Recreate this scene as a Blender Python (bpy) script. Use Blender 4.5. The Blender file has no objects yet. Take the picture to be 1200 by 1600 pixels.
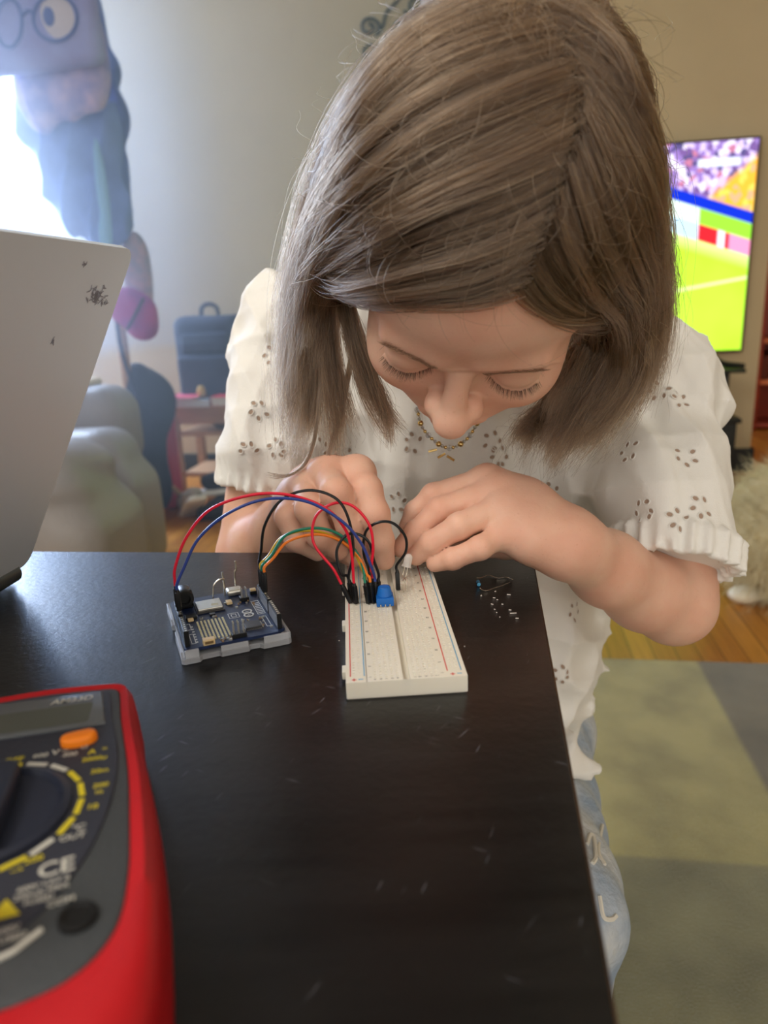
import bpy, bmesh, math, random
import numpy as np
from mathutils import Vector, Matrix, Euler
from mathutils.bvhtree import BVHTree
random.seed(7); np.random.seed(7)
SC = bpy.context.scene
COL = SC.collection
T = 0.75                                   # table top height
# ---------------------------------------------------------------- camera
F = 1150.0
PITCH, ROLL, HC = 0.2765966, -0.0420107, 0.1704266
_cp, _sp = math.cos(PITCH), math.sin(PITCH); _cr, _sr = math.cos(ROLL), math.sin(ROLL)
FW = Vector((0, _cp, -_sp)); UP0 = Vector((0, _sp, _cp)); RT0 = Vector((1, 0, 0))
RT = _cr * RT0 + _sr * UP0; UPV = -_sr * RT0 + _cr * UP0
CAM = Vector((0, 0, T + HC))
cd = bpy.data.cameras.new('camera'); cam = bpy.data.objects.new('camera', cd); COL.objects.link(cam)
m = Matrix((RT, UPV, -FW)).transposed().to_4x4(); m.translation = CAM; cam.matrix_world = m
cd.sensor_width = 36; cd.sensor_fit = 'AUTO'; cd.lens = F / 1600 * 36; cd.clip_start = 0.01; cd.clip_end = 60
cd.dof.use_dof = True; cd.dof.focus_distance = 0.43; cd.dof.aperture_fstop = 8.0
SC.camera = cam
# ---------------------------------------------------------------- world and lights
SC.view_settings.view_transform = 'Standard'; SC.view_settings.look = 'None'
SC.view_settings.gamma = 1; SC.view_settings.use_curve_mapping = False
SC.view_settings.exposure = 0.78
SC.cycles.max_bounces = 6; SC.cycles.diffuse_bounces = 3; SC.cycles.glossy_bounces = 3
SC.cycles.transmission_bounces = 6; SC.cycles.transparent_max_bounces = 24
SC.cycles.caustics_reflective = False; SC.cycles.caustics_refractive = False
SC.cycles.sample_clamp_indirect = 4.0; SC.cycles.use_denoising = True; SC.cycles.use_adaptive_sampling = True; SC.cycles.adaptive_threshold = .03
w = bpy.data.worlds.new('world'); SC.world = w; w.use_nodes = True
w.node_tree.nodes['Background'].inputs[0].default_value = (1.0, 0.94, 0.86, 1)
w.node_tree.nodes['Background'].inputs[1].default_value = 0.8
PHI = math.atan2(-0.16, 0.987)
SX = Vector((math.cos(PHI), math.sin(PHI), 0)); DY = Vector((-math.sin(PHI), math.cos(PHI), 0))   # room axes
def room(p, q, z=0.0): return SX * p + DY * q + Vector((0, 0, z))
def area(name, loc, target, sx, sy, power, color, spread=math.pi):
    l = bpy.data.lights.new(name, 'AREA'); l.shape = 'RECTANGLE'; l.size = sx; l.size_y = sy; l.energy = power; l.color = color; l.spread = spread
    o = bpy.data.objects.new(name, l); COL.objects.link(o); o.location = loc
    o.rotation_euler = (Vector(target) - Vector(loc)).to_track_quat('-Z', 'Y').to_euler(); return o
WALLQ = 4.0; WP0, WP1, WZ0, WZ1, LEFTP = -3.7, -2.28, 1.0, 2.52, -4.1
area('window_daylight', room(-2.95, WALLQ - .03, 1.76), room(-1.0, 0.0, 1.1), 1.3, 1.45, 250, (0.64, 0.77, 1.0))
area('fill_light', (-1.1, -0.2, 2.3), (0.1, 0.5, 0.8), 0.7, 0.7, 11, (1.0, 0.95, 0.87))  # added fill light, no lamp is seen there
# ---------------------------------------------------------------- pixel helpers (photo frame 1200x1600)
def ray(x, y): return FW + RT * ((x - 600) / F) - UPV * ((y - 800) / F)
def at(x, y, dep): return CAM + ray(x, y) * dep                    # depth along the optical axis
def az(x, y, z):                                                   # hit height z above the table top
    v = ray(x, y); return CAM + v * ((T + z - CAM.z) / v.z)
def aq(x, y, q):                                                   # hit the room plane q = const
    v = ray(x, y); return CAM + v * ((q - CAM.dot(DY)) / v.dot(DY))
def pxy(P):
    v = Vector(P) - CAM; d = v.dot(FW); return 600 + F * v.dot(RT) / d, 800 - F * v.dot(UPV) / d
# ---------------------------------------------------------------- mesh builder
class MB:
    def __init__(s): s.v = []; s.f = []; s.m = []; s.cur = 0
    def add(s, vs, fs, mi=None):
        b = len(s.v); s.v += [tuple(p) for p in vs]; s.f += [tuple(i + b for i in f) for f in fs]
        s.m += [s.cur if mi is None else mi] * len(fs)
    def box(s, c, size, rz=0, M=None, bev=0, seg=2, mi=None):
        bm = bmesh.new(); bmesh.ops.create_cube(bm, size=1); bmesh.ops.scale(bm, vec=size, verts=bm.verts)
        if bev: bmesh.ops.bevel(bm, geom=bm.edges[:], offset=bev, segments=seg, affect='EDGES', profile=.6)
        X = Matrix.Translation(Vector(c)) @ Matrix.Rotation(rz, 4, 'Z')
        if M is not None: X = M @ X
        bmesh.ops.transform(bm, matrix=X, verts=bm.verts); s.bm(bm, mi)
    def bm(s, bm, mi=None):
        bm.verts.ensure_lookup_table(); bm.verts.index_update()
        s.add([v.co[:] for v in bm.verts], [[v.index for v in f.verts] for f in bm.faces], mi); bm.free()
    def ball(s, c, r, sc=(1, 1, 1), M=None, seg=16, mi=None):
        bm = bmesh.new(); bmesh.ops.create_uvsphere(bm, u_segments=seg, v_segments=max(6, seg // 2), radius=r)
        bmesh.ops.scale(bm, vec=sc, verts=bm.verts)
        X = Matrix.Translation(Vector(c))
        if M is not None: X = X @ M
        bmesh.ops.transform(bm, matrix=X, verts=bm.verts); s.bm(bm, mi)
    def tube(s, pts, r, seg=8, cap=True, mi=None, closed=False):
        pts = [Vector(p) for p in pts]; n = len(pts)
        rs = [r] * n if not hasattr(r, '__len__') else list(r)
        up = None; vs = []; 
        for i in range(n):
            if closed: t = pts[(i + 1) % n] - pts[i - 1]
            else: t = pts[min(i + 1, n - 1)] - pts[max(i - 1, 0)]
            t.normalize()
            if up is None:
                up = Vector((0, 0, 1)) if abs(t.z) < .9 else Vector((1, 0, 0))
            a = up - t * up.dot(t)
            if a.length < 1e-5: a = t.orthogonal()
            a.normalize(); up = a; b = t.cross(a)
            for k in range(seg):
                th = 2 * math.pi * k / seg; vs.append(pts[i] + (a * math.cos(th) + b * math.sin(th)) * rs[i])
        fs = []
        for i in range(n if closed else n - 1):
            j = (i + 1) % n
            for k in range(seg):
                k2 = (k + 1) % seg; fs.append((i * seg + k, i * seg + k2, j * seg + k2, j * seg + k))
        if cap and not closed:
            fs.append(tuple(reversed(range(seg)))); fs.append(tuple((n - 1) * seg + k for k in range(seg)))
        s.add(vs, fs, mi)
    def lathe(s, prof, c=(0, 0, 0), M=None, seg=24, mi=None, cap=True):
        X = Matrix.Translation(Vector(c))
        if M is not None: X = X @ M
        vs = [X @ Vector((r * math.cos(2 * math.pi * k / seg), r * math.sin(2 * math.pi * k / seg), z)) for r, z in prof for k in range(seg)]
        fs = [(i * seg + k, i * seg + (k + 1) % seg, (i + 1) * seg + (k + 1) % seg, (i + 1) * seg + k) for i in range(len(prof) - 1) for k in range(seg)]
        if cap: fs += [tuple(reversed(range(seg))), tuple((len(prof) - 1) * seg + k for k in range(seg))]
        s.add(vs, fs, mi)
    def prism(s, poly, z0, z1, M=None, bev=0, seg=2, mi=None):
        bm = bmesh.new(); vs = [bm.verts.new((x, y, z0)) for x, y in poly]; f = bm.faces.new(vs)
        r = bmesh.ops.extrude_face_region(bm, geom=[f]); top = [g for g in r['geom'] if isinstance(g, bmesh.types.BMVert)]
        bmesh.ops.translate(bm, vec=(0, 0, z1 - z0), verts=top); bmesh.ops.recalc_face_normals(bm, faces=bm.faces[:])
        if bev:
            es = [e for e in bm.edges if abs(e.verts[0].co.z - z1) < 1e-7 and abs(e.verts[1].co.z - z1) < 1e-7]
            bmesh.ops.bevel(bm, geom=es, offset=bev, segments=seg, affect='EDGES', profile=.5)
        if M is not None: bmesh.ops.transform(bm, matrix=M, verts=bm.verts)
        s.bm(bm, mi)
    def text(s, body, M, size=1.0, ext=0.0, mi=None, align='CENTER', shear=0):
        cu = bpy.data.curves.new('t', 'FONT'); cu.body = body; cu.size = size; cu.align_x = align; cu.align_y = 'CENTER'; cu.extrude = ext; cu.resolution_u = 3; cu.shear = shear; cu.offset = size * .012
        o = bpy.data.objects.new('t', cu); COL.objects.link(o)
        me = o.to_mesh(); vs = [M @ v.co for v in me.vertices]; fs = [tuple(p.vertices) for p in me.polygons]
        s.add(vs, fs, mi); o.to_mesh_clear(); bpy.data.objects.remove(o); bpy.data.curves.remove(cu)
def rrect(w_, h_, r, n=5, cx=0, cy=0):
    out = []
    for sx, sy, a0 in ((1, 1, 0), (-1, 1, 90), (-1, -1, 180), (1, -1, 270)):
        for k in range(n + 1):
            a = math.radians(a0 + 90 * k / n); out.append((cx + sx * (w_ / 2 - r) + r * math.cos(a), cy + sy * (h_ / 2 - r) + r * math.sin(a)))
    return out
def spline(pts, n=8, closed=False):
    P = [Vector(p) for p in pts]; N = len(P); out = []
    for i in range(N if closed else N - 1):
        p0 = P[i - 1] if (i > 0 or closed) else P[0] * 2 - P[1]; p1 = P[i]; p2 = P[(i + 1) % N]
        p3 = P[(i + 2) % N] if (i + 2 < N or closed) else P[-1] * 2 - P[-2]
        for k in range(n):
            t = k / n; out.append(.5 * ((2 * p1) + (p2 - p0) * t + (2 * p0 - 5 * p1 + 4 * p2 - p3) * t * t + (3 * p1 - p0 - 3 * p2 + p3) * t ** 3))
    if not closed: out.append(P[-1].copy())
    return out
def put(name, mb, mats, parent=None, smooth=True, loc=None, angle=40, sub=0):
    me = bpy.data.meshes.new(name)
    vs = mb.v
    if loc is not None: vs = [(v[0] - loc[0], v[1] - loc[1], v[2] - loc[2]) for v in vs]
    me.from_pydata(vs, [], mb.f)
    mats = mats if isinstance(mats, (list, tuple)) else [mats]
    for mm in mats: me.materials.append(mm)
    if len(mats) > 1: me.polygons.foreach_set('material_index', mb.m)
    me.update()
    if smooth:
        me.polygons.foreach_set('use_smooth', [True] * len(me.polygons))
        if angle: me.set_sharp_from_angle(angle=math.radians(angle))
    o = bpy.data.objects.new(name, me); COL.objects.link(o)
    if loc is not None: o.location = loc
    if parent is not None:
        o.parent = parent
        if loc is None: o.matrix_parent_inverse = world_of(parent).inverted()
    if sub:
        md = o.modifiers.new('sub', 'SUBSURF'); md.levels = sub; md.render_levels = sub
    return o
def world_of(o):
    M_ = Matrix.LocRotScale(o.location, o.rotation_euler, o.scale)
    if o.parent: M_ = world_of(o.parent) @ o.matrix_parent_inverse @ M_
    return M_
def empty(name, loc=(0, 0, 0), rz=0):
    o = bpy.data.objects.new(name, None); COL.objects.link(o); o.location = loc; o.rotation_euler = (0, 0, rz); o.empty_display_size = .02; return o
def tag(o, label=None, cat=None, group=None, kind=None):
    if label: o['label'] = label
    if cat: o['category'] = cat
    if group: o['group'] = group
    if kind: o['kind'] = kind
    return o
# ---------------------------------------------------------------- materials
MATS = {}
def lin(c): 
    return tuple(((x / 255) / 12.92 if x / 255 < .04045 else ((x / 255 + .055) / 1.055) ** 2.4) for x in c)
def mat(name, rgb, rough=.5, metal=0, spec=.5, noise=0, nscale=20, bump=0, bscale=60, sss=0, trans=0, ior=1.45, emit=0, emitc=None, alpha=1, sheen=0, coat=0, rgb2=None, stretch=None, srad=None):
    m_ = bpy.data.materials.new(name); m_.use_nodes = True; nt = m_.node_tree; b = nt.nodes['Principled BSDF']
    c = lin(rgb); b.inputs['Base Color'].default_value = (*c, 1); b.inputs['Roughness'].default_value = rough; b.inputs['Metallic'].default_value = metal
    b.inputs['Specular IOR Level'].default_value = spec; b.inputs['IOR'].default_value = ior; b.inputs['Transmission Weight'].default_value = trans
    b.inputs['Coat Weight'].default_value = coat; b.inputs['Sheen Weight'].default_value = sheen; b.inputs['Alpha'].default_value = alpha
    if sss:
        b.inputs['Subsurface Weight'].default_value = sss; b.inputs['Subsurface Radius'].default_value = srad or (1, .35, .2); b.inputs['Subsurface Scale'].default_value = .006
    if emit:
        b.inputs['Emission Color'].default_value = (*lin(emitc or rgb), 1); b.inputs['Emission Strength'].default_value = emit
    if noise or rgb2 or bump:
        tc = nt.nodes.new('ShaderNodeTexCoord'); mp = nt.nodes.new('ShaderNodeMapping'); nt.links.new(tc.outputs['Object'], mp.inputs[0])
        if stretch: mp.inputs['Scale'].default_value = stretch
    if noise or rgb2:
        n = nt.nodes.new('ShaderNodeTexNoise'); n.inputs['Scale'].default_value = nscale; n.inputs['Detail'].default_value = 5; nt.links.new(mp.outputs[0], n.inputs[0])
        r = nt.nodes.new('ShaderNodeValToRGB'); r.color_ramp.elements[0].position = .35; r.color_ramp.elements[1].position = .68
        c2 = lin(rgb2) if rgb2 else tuple(min(1, x * (1 - noise)) for x in c)
        r.color_ramp.elements[0].color = (*c, 1); r.color_ramp.elements[1].color = (*c2, 1)
        nt.links.new(n.outputs[0], r.inputs[0]); nt.links.new(r.outputs[0], b.inputs['Base Color'])
    if bump:
        n2 = nt.nodes.new('ShaderNodeTexNoise'); n2.inputs['Scale'].default_value = bscale; n2.inputs['Detail'].default_value = 6; nt.links.new(mp.outputs[0], n2.inputs[0])
        bp = nt.nodes.new('ShaderNodeBump'); bp.inputs['Strength'].default_value = bump; bp.inputs['Distance'].default_value = .01
        nt.links.new(n2.outputs[0], bp.inputs['Height']); nt.links.new(bp.outputs[0], b.inputs['Normal'])
    MATS[name] = m_; return m_
def N(nt, t, **kw):
    n = nt.nodes.new(t)
    for k, v in kw.items():
        if k in n.inputs.keys(): n.inputs[k].default_value = v
        else: setattr(n, k, v)
    return n
# ================================================================ THE ROOM
wallm = mat('wall_paint', (214, 195, 156), .85, noise=.06, nscale=3, bump=.15, bscale=200)
def floor_mat():
    m_ = bpy.data.materials.new('oak_floor'); m_.use_nodes = True; nt = m_.node_tree; b = nt.nodes['Principled BSDF']
    tc = N(nt, 'ShaderNodeTexCoord'); mp = N(nt, 'ShaderNodeMapping'); mp.inputs['Rotation'].default_value = (0, 0, -PHI + math.pi / 2)
    br = N(nt, 'ShaderNodeTexBrick', offset=.37); br.inputs['Scale'].default_value = 1; br.inputs['Brick Width'].default_value = .9; br.inputs['Row Height'].default_value = .058
    br.inputs['Mortar Size'].default_value = .0015; br.inputs['Color1'].default_value = (*lin((196, 132, 52)), 1); br.inputs['Color2'].default_value = (*lin((166, 100, 34)), 1); br.inputs['Mortar'].default_value = (*lin((92, 52, 20)), 1); br.inputs['Bias'].default_value = 0
    no = N(nt, 'ShaderNodeTexNoise'); no.inputs['Scale'].default_value = 6; no.inputs['Detail'].default_value = 8
    mp2 = N(nt, 'ShaderNodeMapping'); mp2.inputs['Scale'].default_value = (1, 14, 1); 
    mx = N(nt, 'ShaderNodeMixRGB', blend_type='MULTIPLY'); mx.inputs[0].default_value = .5
    r = N(nt, 'ShaderNodeValToRGB'); r.color_ramp.elements[0].position = .3; r.color_ramp.elements[0].color = (.55, .5, .42, 1); r.color_ramp.elements[1].position = .65
    L = nt.links.new
    L(tc.outputs['Object'], mp.inputs[0]); L(mp.outputs[0], br.inputs[0]); L(mp.outputs[0], mp2.inputs[0]); L(mp2.outputs[0], no.inputs[0]); L(no.outputs[0], r.inputs[0])
    L(br.outputs[0], mx.inputs[1]); L(r.outputs[0], mx.inputs[2]); L(mx.outputs[0], b.inputs['Base Color']); b.inputs['Roughness'].default_value = .34
    return m_
def slab(name, corners, z0, z1, mt):
    mb = MB(); mb.prism([(c.x, c.y) for c in corners], z0, z1); o = put(name, mb, mt, smooth=False); tag(o, kind='structure'); return o
slab('floor', [room(LEFTP, -2.2), room(4.2, -2.2), room(4.2, 6.6), room(LEFTP, 6.6)], -.03, 0, floor_mat())
EDGE = aq(1178, 640, WALLQ).dot(SX)        # where the back wall ends and the next room shows
for nm, p0, p1, z0, z1 in (('wall_back', WP1, EDGE, 0, 2.6), ('wall_back_below_window', WP0, WP1, 0, WZ0), ('wall_back_above_window', WP0, WP1, WZ1, 2.6), ('wall_back_beside_window', LEFTP, WP0, 0, 2.6)):
    slab(nm, [room(p0, WALLQ), room(p1, WALLQ), room(p1, WALLQ + .12), room(p0, WALLQ + .12)], z0, z1, wallm)
slab('ceiling', [room(LEFTP, -.9), room(4.2, -.9), room(4.2, 6.6), room(LEFTP, 6.6)], 2.6, 2.64, mat('ceiling_paint', (226, 220, 205), .9))
slab('wall_left', [room(LEFTP, -2.2), room(LEFTP + .1, -2.2), room(LEFTP + .1, WALLQ), room(LEFTP, WALLQ)], 0, 2.6, wallm)
slab('wall_far', [room(EDGE - .3, 6.1), room(4.2, 6.1), room(4.2, 6.2), room(EDGE - .3, 6.2)], 0, 2.6, mat('orange_wall', (176, 96, 60), .8))
slab('wall_right', [room(4.1, -2.2), room(4.2, -2.2), room(4.2, 6.2), room(4.1, 6.2)], 0, 2.6, wallm)
bbm = mat('black_baseboard', (28, 32, 30), .5)
slab('baseboard_back', [room(LEFTP + .1, WALLQ - .016), room(EDGE + .016, WALLQ - .016), room(EDGE + .016, WALLQ + .12), room(EDGE, WALLQ + .12), room(EDGE, WALLQ), room(LEFTP + .1, WALLQ)], 0, .12, bbm)
# window in the back wall, behind the coats
paint = mat('window_paint', (235, 235, 230), .4)
sky_glow = mat('daylight_pane', (200, 225, 255), .3, emit=1.0, emitc=(186, 224, 255))
mb = MB(); mb.box(room((WP0 + WP1) / 2, WALLQ + .06, (WZ0 + WZ1) / 2), (WP1 - WP0, .01, WZ1 - WZ0), rz=PHI)
tag(put('window_1', mb, sky_glow, smooth=False), kind='structure')
mb = MB()
for p in (WP0 + .02, (WP0 + WP1) / 2, WP1 - .02): mb.box(room(p, WALLQ + .03, (WZ0 + WZ1) / 2), (.045, .06, WZ1 - WZ0), rz=PHI, bev=.004)
for z in (WZ0 + .02, (WZ0 + WZ1) / 2, WZ1 - .02): mb.box(room((WP0 + WP1) / 2, WALLQ + .03, z), (WP1 - WP0, .06, .04), rz=PHI, bev=.004)
tag(put('window_frame', mb, paint, smooth=False), kind='structure')
# rug
def rug_mat():
    m_ = bpy.data.materials.new('rug_blocks'); m_.use_nodes = True; nt = m_.node_tree; b = nt.nodes['Principled BSDF']; L = nt.links.new
    tc = N(nt, 'ShaderNodeTexCoord'); mp = N(nt, 'ShaderNodeSeparateXYZ'); L(tc.outputs['Object'], mp.inputs[0])
    no = N(nt, 'ShaderNodeTexNoise'); no.inputs['Scale'].default_value = 7; no.inputs['Detail'].default_value = 8; L(tc.outputs['Object'], no.inputs[0])
    def step(sock, edge):
        a = N(nt, 'ShaderNodeMapRange'); L(sock, a.inputs[0]); a.inputs['From Min'].default_value = edge - .006; a.inputs['From Max'].default_value = edge + .006; return a.outputs[0]
    def mixc(f, a, c):
        x = N(nt, 'ShaderNodeMixRGB'); L(f, x.inputs[0])
        for i, k in ((1, a), (2, c)):
            if isinstance(k, tuple): x.inputs[i].default_value = (*lin(k), 1)
            else: L(k, x.inputs[i])
        return x.outputs[0]
    # rug object origin at its far left corner, x along SX, y along DY (negative towards the viewer)
    far = mixc(step(mp.outputs[0], RUG_C), (176, 162, 100), (118, 106, 82))
    near = mixc(step(mp.outputs[0], RUG_C), (140, 132, 92), (158, 144, 100))
    c = mixc(step(mp.outputs[1], RUG_R), near, far)
    r = N(nt, 'ShaderNodeValToRGB'); r.color_ramp.elements[0].position = .3; r.color_ramp.elements[0].color = (.5, .48, .42, 1); r.color_ramp.elements[1].position = .62
    L(no.outputs[0], r.inputs[0]); x = N(nt, 'ShaderNodeMixRGB', blend_type='MULTIPLY'); x.inputs[0].default_value = .75; L(c, x.inputs[1]); L(r.outputs[0], x.inputs[2])
    n2 = N(nt, 'ShaderNodeTexNoise'); n2.inputs['Scale'].default_value = 350; bp = N(nt, 'ShaderNodeBump'); bp.inputs['Strength'].default_value = .8; bp.inputs['Distance'].default_value = .004
    L(tc.outputs['Object'], n2.inputs[0]); L(n2.outputs[0], bp.inputs['Height']); L(bp.outputs[0], b.inputs['Normal'])
    L(x.outputs[0], b.inputs['Base Color']); b.inputs['Roughness'].default_value = .95; b.inputs['Sheen Weight'].default_value = .3
    return m_
fl = lambda x, y: az(x, y, -T)
RP0 = -1.2; RQ1 = fl(1060, 1037).dot(DY)
RUG_C = fl(1100, 1060).dot(SX) - RP0; RUG_R = fl(1080, 1352).dot(DY) - RQ1
mb = MB(); mb.prism(rrect(4.0, 2.9, .03, cx=2.0, cy=-1.45), 0, .009, bev=.003)
rug = put('area_rug', mb, rug_mat()); rug.location = room(RP0, RQ1, 0.0005); rug.rotation_euler = (0, 0, PHI)
tag(rug, 'large patchwork rug in olive, taupe and grey blocks on the wood floor', 'rug')
# ================================================================ BACKGROUND THINGS
black = mat('black_wood', (24, 28, 26), .45)
def tv():
    a = aq(1185, 216, WALLQ - .06); b_ = aq(1158, 546, WALLQ - .06)
    p1 = (a.dot(SX) + b_.dot(SX)) / 2; z1, z0 = a.z, b_.z; w_ = (z1 - z0) * 16 / 9; p0 = p1 - w_
    r = empty('television', room((p0 + p1) / 2, WALLQ - .005, z0), PHI); tag(r, 'large flat television on the wall showing a football match', 'television')
    L_ = lambda p, q, z: (p - (p0 + p1) / 2, q - (WALLQ - .005), z - z0)
    mb = MB(); mb.box((0, -.03, (z1 - z0) / 2), (w_ + .02, .05, z1 - z0 + .02), bev=.004); o = put('television_body', mb, mat('tv_black', (12, 13, 14), .3)); o.parent = r
    m_ = bpy.data.materials.new('tv_picture'); m_.use_nodes = True; nt = m_.node_tree; nt.nodes.clear(); L = nt.links.new
    out = N(nt, 'ShaderNodeOutputMaterial'); em = N(nt, 'ShaderNodeEmission'); em.inputs[1].default_value = 1.0; L(em.outputs[0], out.inputs[0])
    tc = N(nt, 'ShaderNodeTexCoord'); sp = N(nt, 'ShaderNodeSeparateXYZ'); L(tc.outputs['Object'], sp.inputs[0])
    def lincomb(a_, c_, d_):   # a*u + c*v + d
        x = N(nt, 'ShaderNodeMath', operation='MULTIPLY'); L(sp.outputs[0], x.inputs[0]); x.inputs[1].default_value = a_
        y = N(nt, 'ShaderNodeMath', operation='MULTIPLY_ADD'); L(sp.outputs[2], y.inputs[0]); y.inputs[1].default_value = c_; L(x.outputs[0], y.inputs[2])
        z = N(nt, 'ShaderNodeMath', operation='ADD'); L(y.outputs[0], z.inputs[0]); z.inputs[1].default_value = d_; return z.outputs[0]
    def stp(s_, e, w=.004):
        a_ = N(nt, 'ShaderNodeMapRange'); L(s_, a_.inputs[0]); a_.inputs['From Min'].default_value = e - w; a_.inputs['From Max'].default_value = e + w; return a_.outputs[0]
    def mixc(f, a_, c_):
        x = N(nt, 'ShaderNodeMixRGB'); L(f, x.inputs[0]) if not isinstance(f, float) else None
        for i, k in ((1, a_), (2, c_)):
            if isinstance(k, tuple): x.inputs[i].default_value = (*[t for t in lin(k)], 1)
            else: L(k, x.inputs[i])
        return x.outputs[0]
    H = z1 - z0
    # slanted stand boundary: height falls towards the right
    def hp(px_, py_): q_ = aq(px_, py_, WALLQ - .06); return q_.dot(SX) - (p0 + p1) / 2, q_.z - z0
    (xa, ya), (xb, yb) = hp(1055, 302), hp(1172, 338); k = (yb - ya) / (xb - xa)
    d = lincomb(-k, 1, -(ya - k * xa))      # height above the slanted line
    vo = N(nt, 'ShaderNodeTexVoronoi'); vo.inputs['Scale'].default_value = 42; L(tc.outputs['Object'], vo.inputs[0])
    cr = N(nt, 'ShaderNodeValToRGB'); cr.color_ramp.interpolation = 'CONSTANT'
    sx_ = N(nt, 'ShaderNodeSeparateXYZ'); L(vo.outputs['Color'], sx_.inputs[0]); L(sx_.outputs[0], cr.inputs[0])
    els = [(0, (150, 120, 190)), (.25, (210, 190, 240)), (.45, (120, 90, 150)), (.6, (235, 225, 250)), (.78, (190, 120, 150)), (.9, (90, 80, 130))]
    cr.color_ramp.elements[0].color = (*lin(els[0][1]), 1); cr.color_ramp.elements[1].position = .25; cr.color_ramp.elements[1].color = (*lin(els[1][1]), 1)
    for p_, c_ in els[2:]: e = cr.color_ramp.elements.new(p_); e.color = (*lin(c_), 1)
    cr2 = N(nt, 'ShaderNodeValToRGB'); cr2.color_ramp.interpolation = 'CONSTANT'; L(sx_.outputs[1], cr2.inputs[0])
    cr2.color_ramp.elements[0].color = (*lin((250, 180, 60)), 1); cr2.color_ramp.elements[1].position = .55; cr2.color_ramp.elements[1].color = (*lin((255, 205, 90)), 1)
    e = cr2.color_ramp.elements.new(.8); e.color = (*lin((225, 170, 130)), 1)
    (oa, ob), (oc, od) = hp(1118, 300), hp(1180, 245); k2 = (od - ob) / (oc - oa)
    orange = stp(lincomb(k2, -1, ob - k2 * oa), 0, .02)
    crowd = mixc(orange, cr.outputs[0], cr2.outputs[0])
    # white boards in the crowd
    (wa, wb), (wc, wd) = hp(1090, 262), hp(1158, 245)
    def band(s_, a_, b__):
        x = N(nt, 'ShaderNodeMath', operation='MULTIPLY'); L(stp(s_, a_), x.inputs[0]); y = N(nt, 'ShaderNodeMath', operation='SUBTRACT'); y.inputs[0].default_value = 1; L(stp(s_, b__), y.inputs[1]); L(y.outputs[0], x.inputs[1]); return x.outputs[0]
    def mul(a_, b__): x = N(nt, 'ShaderNodeMath', operation='MULTIPLY'); L(a_, x.inputs[0]); L(b__, x.inputs[1]); return x.outputs[0]
    crowd = mixc(mul(band(sp.outputs[0], wa, wc), band(sp.outputs[2], wb, wd)), crowd, (225, 235, 255))
    nz = N(nt, 'ShaderNodeTexNoise'); nz.inputs['Scale'].default_value = 3.0; L(tc.outputs['Object'], nz.inputs[0])
    pitch = mixc(nz.outputs[0], (168, 240, 30), (205, 255, 85))
    (la, lb), (lc, ld) = hp(1070, 452), hp(1165, 434); k3 = (ld - lb) / (lc - la)
    pitch = mixc(band(lincomb(-k3, 1, -(lb - k3 * la)), -.006, .008), pitch, (225, 255, 170))
    below = mixc(stp(d, -.21, .03), pitch, (214, 250, 150))
    xr = hp(1092, 345)[0]; xw = hp(1122, 360)[0]; xw2 = hp(1133, 360)[0]
    adv = mixc(stp(sp.outputs[0], xr), (190, 225, 245), (235, 40, 50)); adv = mixc(band(sp.outputs[0], xw, xw2), adv, (240, 240, 255))
    adv = mixc(stp(sp.outputs[0], hp(1140, 360)[0]), adv, (245, 150, 190))
    below = mixc(band(d, -.175, -.10), below, adv)
    below = mixc(band(d, -.10, -.03), below, mixc(stp(sp.outputs[0], xr), (225, 250, 235), (150, 225, 60)))
    c = mixc(stp(d, -.03), below, (20, 50, 200)); c = mixc(stp(d, .022), c, crowd)
    L(c, em.inputs[0]); em.inputs[1].default_value = .95
    mb = MB(); x0, x1 = -w_ / 2, w_ / 2; mb.add([(x0, -.0565, 0), (x1, -.0565, 0), (x1, -.0565, H), (x0, -.0565, H)], [(0, 1, 2, 3)]); o = put('screen', mb, m_, smooth=False); o.parent = r
    tag(o, 'lit screen with green pitch and crowd')
    return r
tv()
# wrought iron scroll on the wall above the television
iron = mat('wrought_iron', (62, 58, 52), .5, metal=.3)
def scroll():
    q = WALLQ - .02; mb = MB()
    def P(x, y): return aq(x, y, q)
    def spiral(cx, cy, r0, turns, a0, sgn=1, r1=3):
        n = int(26 * turns); return [P(cx + (r0 + (r1 - r0) * k / n) * math.cos(a0 + sgn * 2 * math.pi * turns * k / n), cy + (r0 + (r1 - r0) * k / n) * math.sin(a0 + sgn * 2 * math.pi * turns * k / n)) for k in range(n + 1)]
    for mirror in (0, 1):
        mx = (lambda x: x) if not mirror else (lambda x: 2 * 702 - x)
        def crv(l, r=.008): mb.tube(spline([P(mx(x), y - (0.05 * (mx(x) - x) if mirror else 0)) for x, y in l], 6), r, 8)
        def sp_(cx, cy, r0, t, a0, sg, r=.008):
            l = []
            n = int(26 * t)
            for k in range(n + 1):
                rr = r0 + (4 - r0) * k / n; a = a0 + sg * 2 * math.pi * t * k / n; l.append((cx + rr * math.cos(a), cy + rr * math.sin(a)))
            mb.tube([P(mx(x), y - (0.05 * (mx(x) - x) if mirror else 0)) for x, y in l], r, 8)
        sp_(577, 42, 17, 1.4, .9, -1); sp_(580, 80, 17, 1.4, -.6, 1); sp_(650, 10, 20, 1.4, 2.4, -1); sp_(625, 42, 11, 1.2, 1.2, -1)
        crv([(588, 55), (598, 40), (605, 18), (622, 0), (650, -40), (690, -80)]); crv([(632, 16), (640, 30), (655, 30)]); crv([(595, 92), (640, 60), (702, 70)])
    o = put('wall_scroll', mb, iron); tag(o, 'dark wrought iron scroll decoration high on the beige wall', 'wall decoration')
scroll()
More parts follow.
